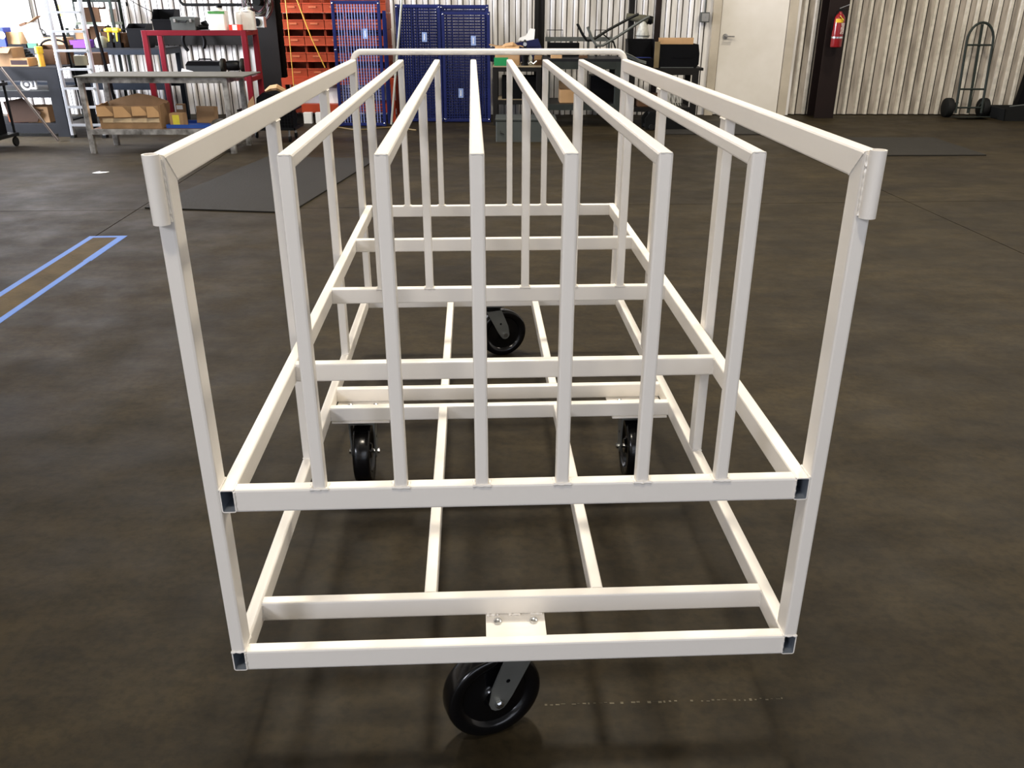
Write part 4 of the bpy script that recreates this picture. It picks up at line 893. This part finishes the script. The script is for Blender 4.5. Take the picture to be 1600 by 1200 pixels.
# bent tube frame (hand truck frame) lying on welding table, pointing up right
yt = 11.2
def A(u, v, y=yt): x_, z_ = at(u, v, y); return Vector((x_, y, z_))
o_ = A(930, 92); 
t = thing('bent_tube_frame', 'dark bent steel tube frame lying slanted over the welding table', 'tube frame', (o_.x, yt, Z2))
base_ = Vector((o_.x, yt, Z2))
MB().tube([A(902, 37) - base_, A(911, 55) - base_, A(917, 63) - base_, A(925, 63) - base_, A(950, 47) - base_, A(985, 28) - base_, A(998, 22) - base_], .016, 8).build('tube_rail', GUNM, t, True)
MB().tube([A(918, 42, 11.1) - base_, A(925, 60, 11.1) - base_, A(932, 71, 11.1) - base_, A(942, 71, 11.1) - base_, A(965, 57, 11.1) - base_, A(1005, 31, 11.1) - base_, A(1015, 26, 11.1) - base_], .016, 8).build('tube_rail', GREYST, t, True)
MB().cyl(A(943, 54, 11.15) - base_, A(958, 66, 11.15) - base_, .008, 8).build('brace', GUNM, t)
MB().cyl(A(932, 72, 11.12) - base_, Vector((A(932, 72, 11.12).x, 11.12, Z2 + .004)) - base_, .012, 8).build('brace', GUNM, t)
MB().cyl(A(958, 64, 11.15) - base_, Vector((A(966, 78, 11.15).x, 11.15, Z2 + .006)) - base_, .010, 8).build('brace', GUNM, t)
# hanging rolled blanket and net cone between the posts
t = thing('rolled_mat', 'rolled dark olive mat resting between the two steel posts', 'roll', (X(1001, 30, 11.5), 11.585, Z(28, 11.5)))
MB().tube([(-.17, 0, .02), (-.05, 0, 0), (.06, 0, -.01), (.17, 0, -.03)], .045, 12, rs=[.035, .045, .046, .04]).build('roll', CLOTH, t, True)
MB().cyl((.10, 0, -.02), (.155, 0, -.03), .05, 12).build('strap', BLACKP, t, True)
t = thing('wire_scoop', 'pale net scoop with a dark wire ring hanging under the rolled mat', 'scoop', (X(1006, 50, 11.5), 11.585, Z(60, 11.5)))
MB().lathe([(.03, .21), (.06, .12), (.085, .03), (.075, 0), (.082, .03), (.056, .12), (.027, .21)], (0, 0, 0), n=14, cap=False).build('net', mat('pale_net', 'b7b6ac', .6, 0, .4, 30), t, True)
MB().cyl((0, 0, .20), (0, 0, Z(28, 11.5) - Z(60, 11.5) - .03), .006, 6).build('hanger', GUNM, t)
MB().tube([(.088 * math.cos(k * PI / 10), .088 * math.sin(k * PI / 10), .03) for k in range(20)], .004, 6, True).build('ring', GUNM, t)
# right bench with black bins
yr = 10.85; zt3 = Z(106, yr)
rb = leg_table('bin_bench', 'dark steel bench by the door carrying two black hopper bins', X(984, 106, yr), X(1093, 106, yr), yr, 11.4, zt3, COLST, COLST, .03, .05, .07, (.22, .05), over=(0, .05, 0, 0), cat='bench')
Z3 = zt3 + .001
w3 = X(1092, 102, yr) - X(1031, 102, yr); h3 = Z(69, yr) - Z3
t = thing('hopper_bin', 'black hopper bin holding a cardboard sheet on the right end of the bench', 'bin', ((X(1092, 102, yr) + X(1031, 102, yr)) / 2, 11.02, Z3))
MB().prism([(-w3 / 2, 0), (w3 / 2 - .03, 0), (w3 / 2, .04), (w3 / 2, h3 * .6), (w3 / 2 - .02, h3), (-w3 / 2, h3)], (0, -.15, 0), (1, 0, 0), (0, 0, 1), (0, .01, 0)).build('front', BLACKP, t)
MB().box(-w3 / 2, -w3 / 2 + .006, -.14, .15, .004, h3).box(w3 / 2 - .03, w3 / 2 - .024, -.14, .15, .004, h3).box(-w3 / 2, w3 / 2 - .024, -.14, .15, 0, .004).box(-w3 / 2, w3 / 2 - .024, .144, .15, .004, h3).build('body', BLACKP, t)
MB().box(-.09, .14, -.156, -.15, h3 * .42, h3 * .5).build('label_slot', BLACKP, t)
MB().box(-w3 / 2 + .01, w3 / 2 - .06, -.16, -.15, 0, .008).build('front_lip', GREYST, t)
solo('cardboard_sheet', MB().box(-w3 / 2 + .01, w3 / 2 - .032, 0, .008, 0, Z(58, 11.1) - Z3 - .01), CARD2, 'flat cardboard sheet standing at the back of the right black bin', 'cardboard', ((X(1092, 102, yr) + X(1031, 102, yr)) / 2, 11.13, Z3 + .005))
w4 = X(1024, 102, yr) - X(981, 102, yr)
t = thing('hopper_bin', 'black open-front bin full of tubing on the left end of the bench', 'bin', ((X(1024, 102, yr) + X(981, 102, yr)) / 2, 11.04, Z3))
tray(w4, .34, Z(62, yr) - Z3, BLACKP, .006, 'body', t, .35, .05)
solo('blue_liner', MB().box(-.13, .13, -.10, .10, 0, .10), mat('blue_cloth', '23306e', .8, 0, .3, 20), 'blue cloth bundle inside the left black bin on the bench', 'cloth', ((X(1024, 102, yr) + X(981, 102, yr)) / 2, 11.04, Z3 + .007))
t = thing('tube_bundle', 'bundle of grey plastic tubes sagging over the front of the left black bin', 'tubes', (X(1000, 90, 10.8), 10.82, Z3 + .02))
for k in range(4): MB().tube([(-.2, .02 * k, .16 - .012 * k), (-.1, .01 * k, .12 - .012 * k), (0, 0, .07 - .008 * k), (.08, 0, .05 - .008 * k)], .007, 6).build('tube', GREYST, t, True)
solo('wooden_divider', MB().box(-.03, .03, -.01, .01, 0, Z(65, yr) - Z3), mat('dirty_board', '6d6046', .7, 0, .3, 9), 'dirty upright board between the two black bins on the bench', 'board', (X(1023, 102, yr) + .02, yr + .02, Z3))
# things under right bench
t = thing('rod_bundle', 'bundle of pale rods leaning under the bench with black bins', 'rods', (X(1058, 172, 11.0), 11.05, .221))
for k in range(6): MB().cyl((-.10 + k * .03, 0, 0), (-.2 + k * .03, .05, .28 + .01 * k), .007, 6).build('rod', mat('pale_rod', 'a9a9a0', .4), t)
t = thing('floor_jack', 'dark steel floor jack on the floor in front of the bench near the door', 'jack', (X(1085, 212, 10.2), 10.62, .012), .1)
MB().prism([(-.55, .0), (.02, .0), (.03, .04), (-.2, .14), (-.5, .20), (-.56, .12)], (0, -.10, 0), (1, 0, 0), (0, 0, 1), (0, .02, 0)).build('side_plate', GUNM, t)
MB().prism([(-.55, .0), (.02, .0), (.03, .04), (-.2, .14), (-.5, .20), (-.56, .12)], (0, .08, 0), (1, 0, 0), (0, 0, 1), (0, .02, 0)).build('side_plate', GUNM, t)
MB().lathe([(.055, 0), (.055, .02), (.04, .03)], (-.45, 0, .17), n=16).build('saddle', GUNM, t, True)
MB().box(-.54, -.02, -.08, .08, .02, .05).build('tray', GUNM, t)
for xx in (-.48, -.03): MB().cyl((xx, -.125, .03), (xx, .125, .03), .03, 16).build('wheel', RUBBER, t, True)
carton(X(1015, 170, 10.9), 11.1, .221, .3, .25, .14, 'dark greasy cardboard box on the lower shelf of the bin bench', .1, CARD3)

# outlet with conduit, left of the door
xo_, zo_ = at(1101, 27, 12.0)
t = thing('wall_outlet', 'square metal outlet box with conduit on the wall left of the door', 'outlet', (xo_, 11.99, zo_))
MB().rect('z', -.06, .06, -.055, .055, -.03, .03, r=.006).build('box', GREYST, t)
MB().box(-.045, .045, -.034, -.03, -.048, .048).build('cover', mat('outlet_cover', '9b9a97', .4, .5), t)
MB().lathe([(.001, 0), (.008, 0), (.006, .003)], (0, -.034, 0), (0, -1, 0), n=8).build('screw', BOLT, t)
MB().cyl((0, .005, .06), (0, .005, 2.0), .012, 10).build('conduit', GREYST, t, True)

# ------------------------------------------------------------------ fire extinguisher
ye = 11.55
xe, ze = at(1303, 74, ye)
t = thing('fire_extinguisher', 'red fire extinguisher with a yellow inspection tag on the brown column', 'extinguisher', (xe + .02, ye, ze))
he = Z(20, ye) - ze
MB().lathe([(.055, 0), (.066, .006), (.068, .02), (.068, he * .80), (.062, he * .88), (.045, he * .95), (.022, he), (.018, he + .02)], (0, 0, 0), n=28).build('cylinder', EXTRED, t, True)
MB().lathe([(.0685, 0), (.0705, 0), (.0705, .02), (.0685, .02)], (0, 0, he * .27), n=28, cap=False).build('strap', BOLT, t, True)
def wrap(r, a0, a1, z0, z1, name, m, n=8):
    vs = []; fs = []
    for k in range(n + 1):
        an = a0 + (a1 - a0) * k / n
        for rr in (r, r + .0015):
            for zz in (z0, z1): vs.append((rr * math.sin(an), -rr * math.cos(an), zz))
    for k in range(n):
        i = k * 4; j = i + 4; fs += [(i + 2, j + 2, j + 3, i + 3), (i, i + 1, j + 1, j), (i + 1, i + 3, j + 3, j + 1), (i, j, j + 2, i + 2)]
    fs += [(0, 2, 3, 1), (n * 4, n * 4 + 1, n * 4 + 3, n * 4 + 2)]
    return MB().add(vs, fs).build(name, m, t, True)
wrap(.0685, .1, 1.3, he * .40, he * .72, 'instruction_label', mat('label_print', 'cfc9c2', .5, 0, .0, 55, col2='7a3a38'))
wrap(.0685, -1.0, .4, he * .73, he * .84, 'inspection_tag', YELLOW); 
MB().bar((-.02, -.045, he * .93), (.03, -.055, he * .80), .07, .003).build('inspection_tag', YLABEL, t)
MB().box(-.02, .02, -.018, .018, he + .02, he + .05).build('valve', GUNM, t)
MB().bar((-.02, 0, he + .055), (.10, 0, he + .10), .02, .008).build('lever', BOLT, t); MB().bar((-.02, 0, he + .04), (.10, 0, he + .045), .02, .008).build('carry_handle', GUNM, t)
MB().tube([(-.02, 0, he + .03), (-.05, 0, he + .02), (-.072, 0, he - .05), (-.078, 0, he * .5)], .008, 8).build('hose', BLACKP, t, True)
MB().box(-.03, .03, .066, .12, he * .2, he * .9).build('wall_bracket', GUNM, t)

# ------------------------------------------------------------------ hand truck
t = thing('hand_truck', 'dark green hand truck with a rounded top leaning on the metal wall', 'hand truck', ((X(1478, 182, 11.85) + X(1528, 183, 11.85)) / 2 + .01, 11.72, 0), 0, rx=-.10)
hwt = .17; pts = [(-hwt, 0, .06), (-hwt, 0, .94)]
for k in range(1, 12):
    an = PI - k * PI / 12; pts.append((hwt * math.cos(an), 0, .94 + hwt * 1.35 * math.sin(an)))
pts += [(hwt, 0, .94), (hwt, 0, .06)]
MB().tube(pts, .016, 10).build('tube_frame', TRUCK, t, True)
MB().bar((0, .008, .06), (0, .008, 1.15), .034, .012, (0, 1, 0)).build('centre_strap', TRUCK, t)
for zz in (.90, .36, .13): MB().cyl((-hwt, 0, zz), (hwt, 0, zz), .012, 8).build('cross_bar', TRUCK, t, True)
MB().box(-.2, .2, -.19, .01, .012, .022).build('toe_plate', TRUCK, t)
for s in (-1, 1):
    MB().lathe([(.02, -.048), (.10, -.048), (.118, -.040), (.124, -.02), (.124, .02), (.118, .040), (.10, .048), (.02, .048)], (s * .235, .10, .130), (1, 0, 0), n=28).build('wheel', RUBBER, t, True)
MB().cyl((-.23, .10, .128), (.23, .10, .128), .01, 8).build('axle', TRUCK, t)
for s in (-1, 1): MB().bar((s * .16, 0, .2), (s * .17, .10, .13), .02, .03).build('bracket', TRUCK, t)
# dark rubber pan at right edge
t = thing('drain_pan', 'low black drain pan with a bent stick across it, right of the hand truck', 'pan', (6.75, 11.62, 0))
tray(.86, .5, .15, RUBBER, .012, 'body', t, 1, .06)
solo('bent_stick', MB().tube([(-.34, 0, .0), (-.1, -.02, .03), (.3, -.03, -.02)], .009, 6), GREYST, 'thin bent grey stick lying across the black drain pan', 'stick', (6.78, 11.5, .168))
solo('black_bag', MB().prism([(-.25, 0), (.3, 0), (.3, .9), (.1, 1.25), (-.02, 1.2), (-.16, .7)], (0, -.05, 0), (1, 0, 0), (0, 0, 1), (0, .1, 0)), BLACKP, 'tall black plastic sheet against the wall at the right edge', 'plastic sheet', (6.98, 11.93, .0))
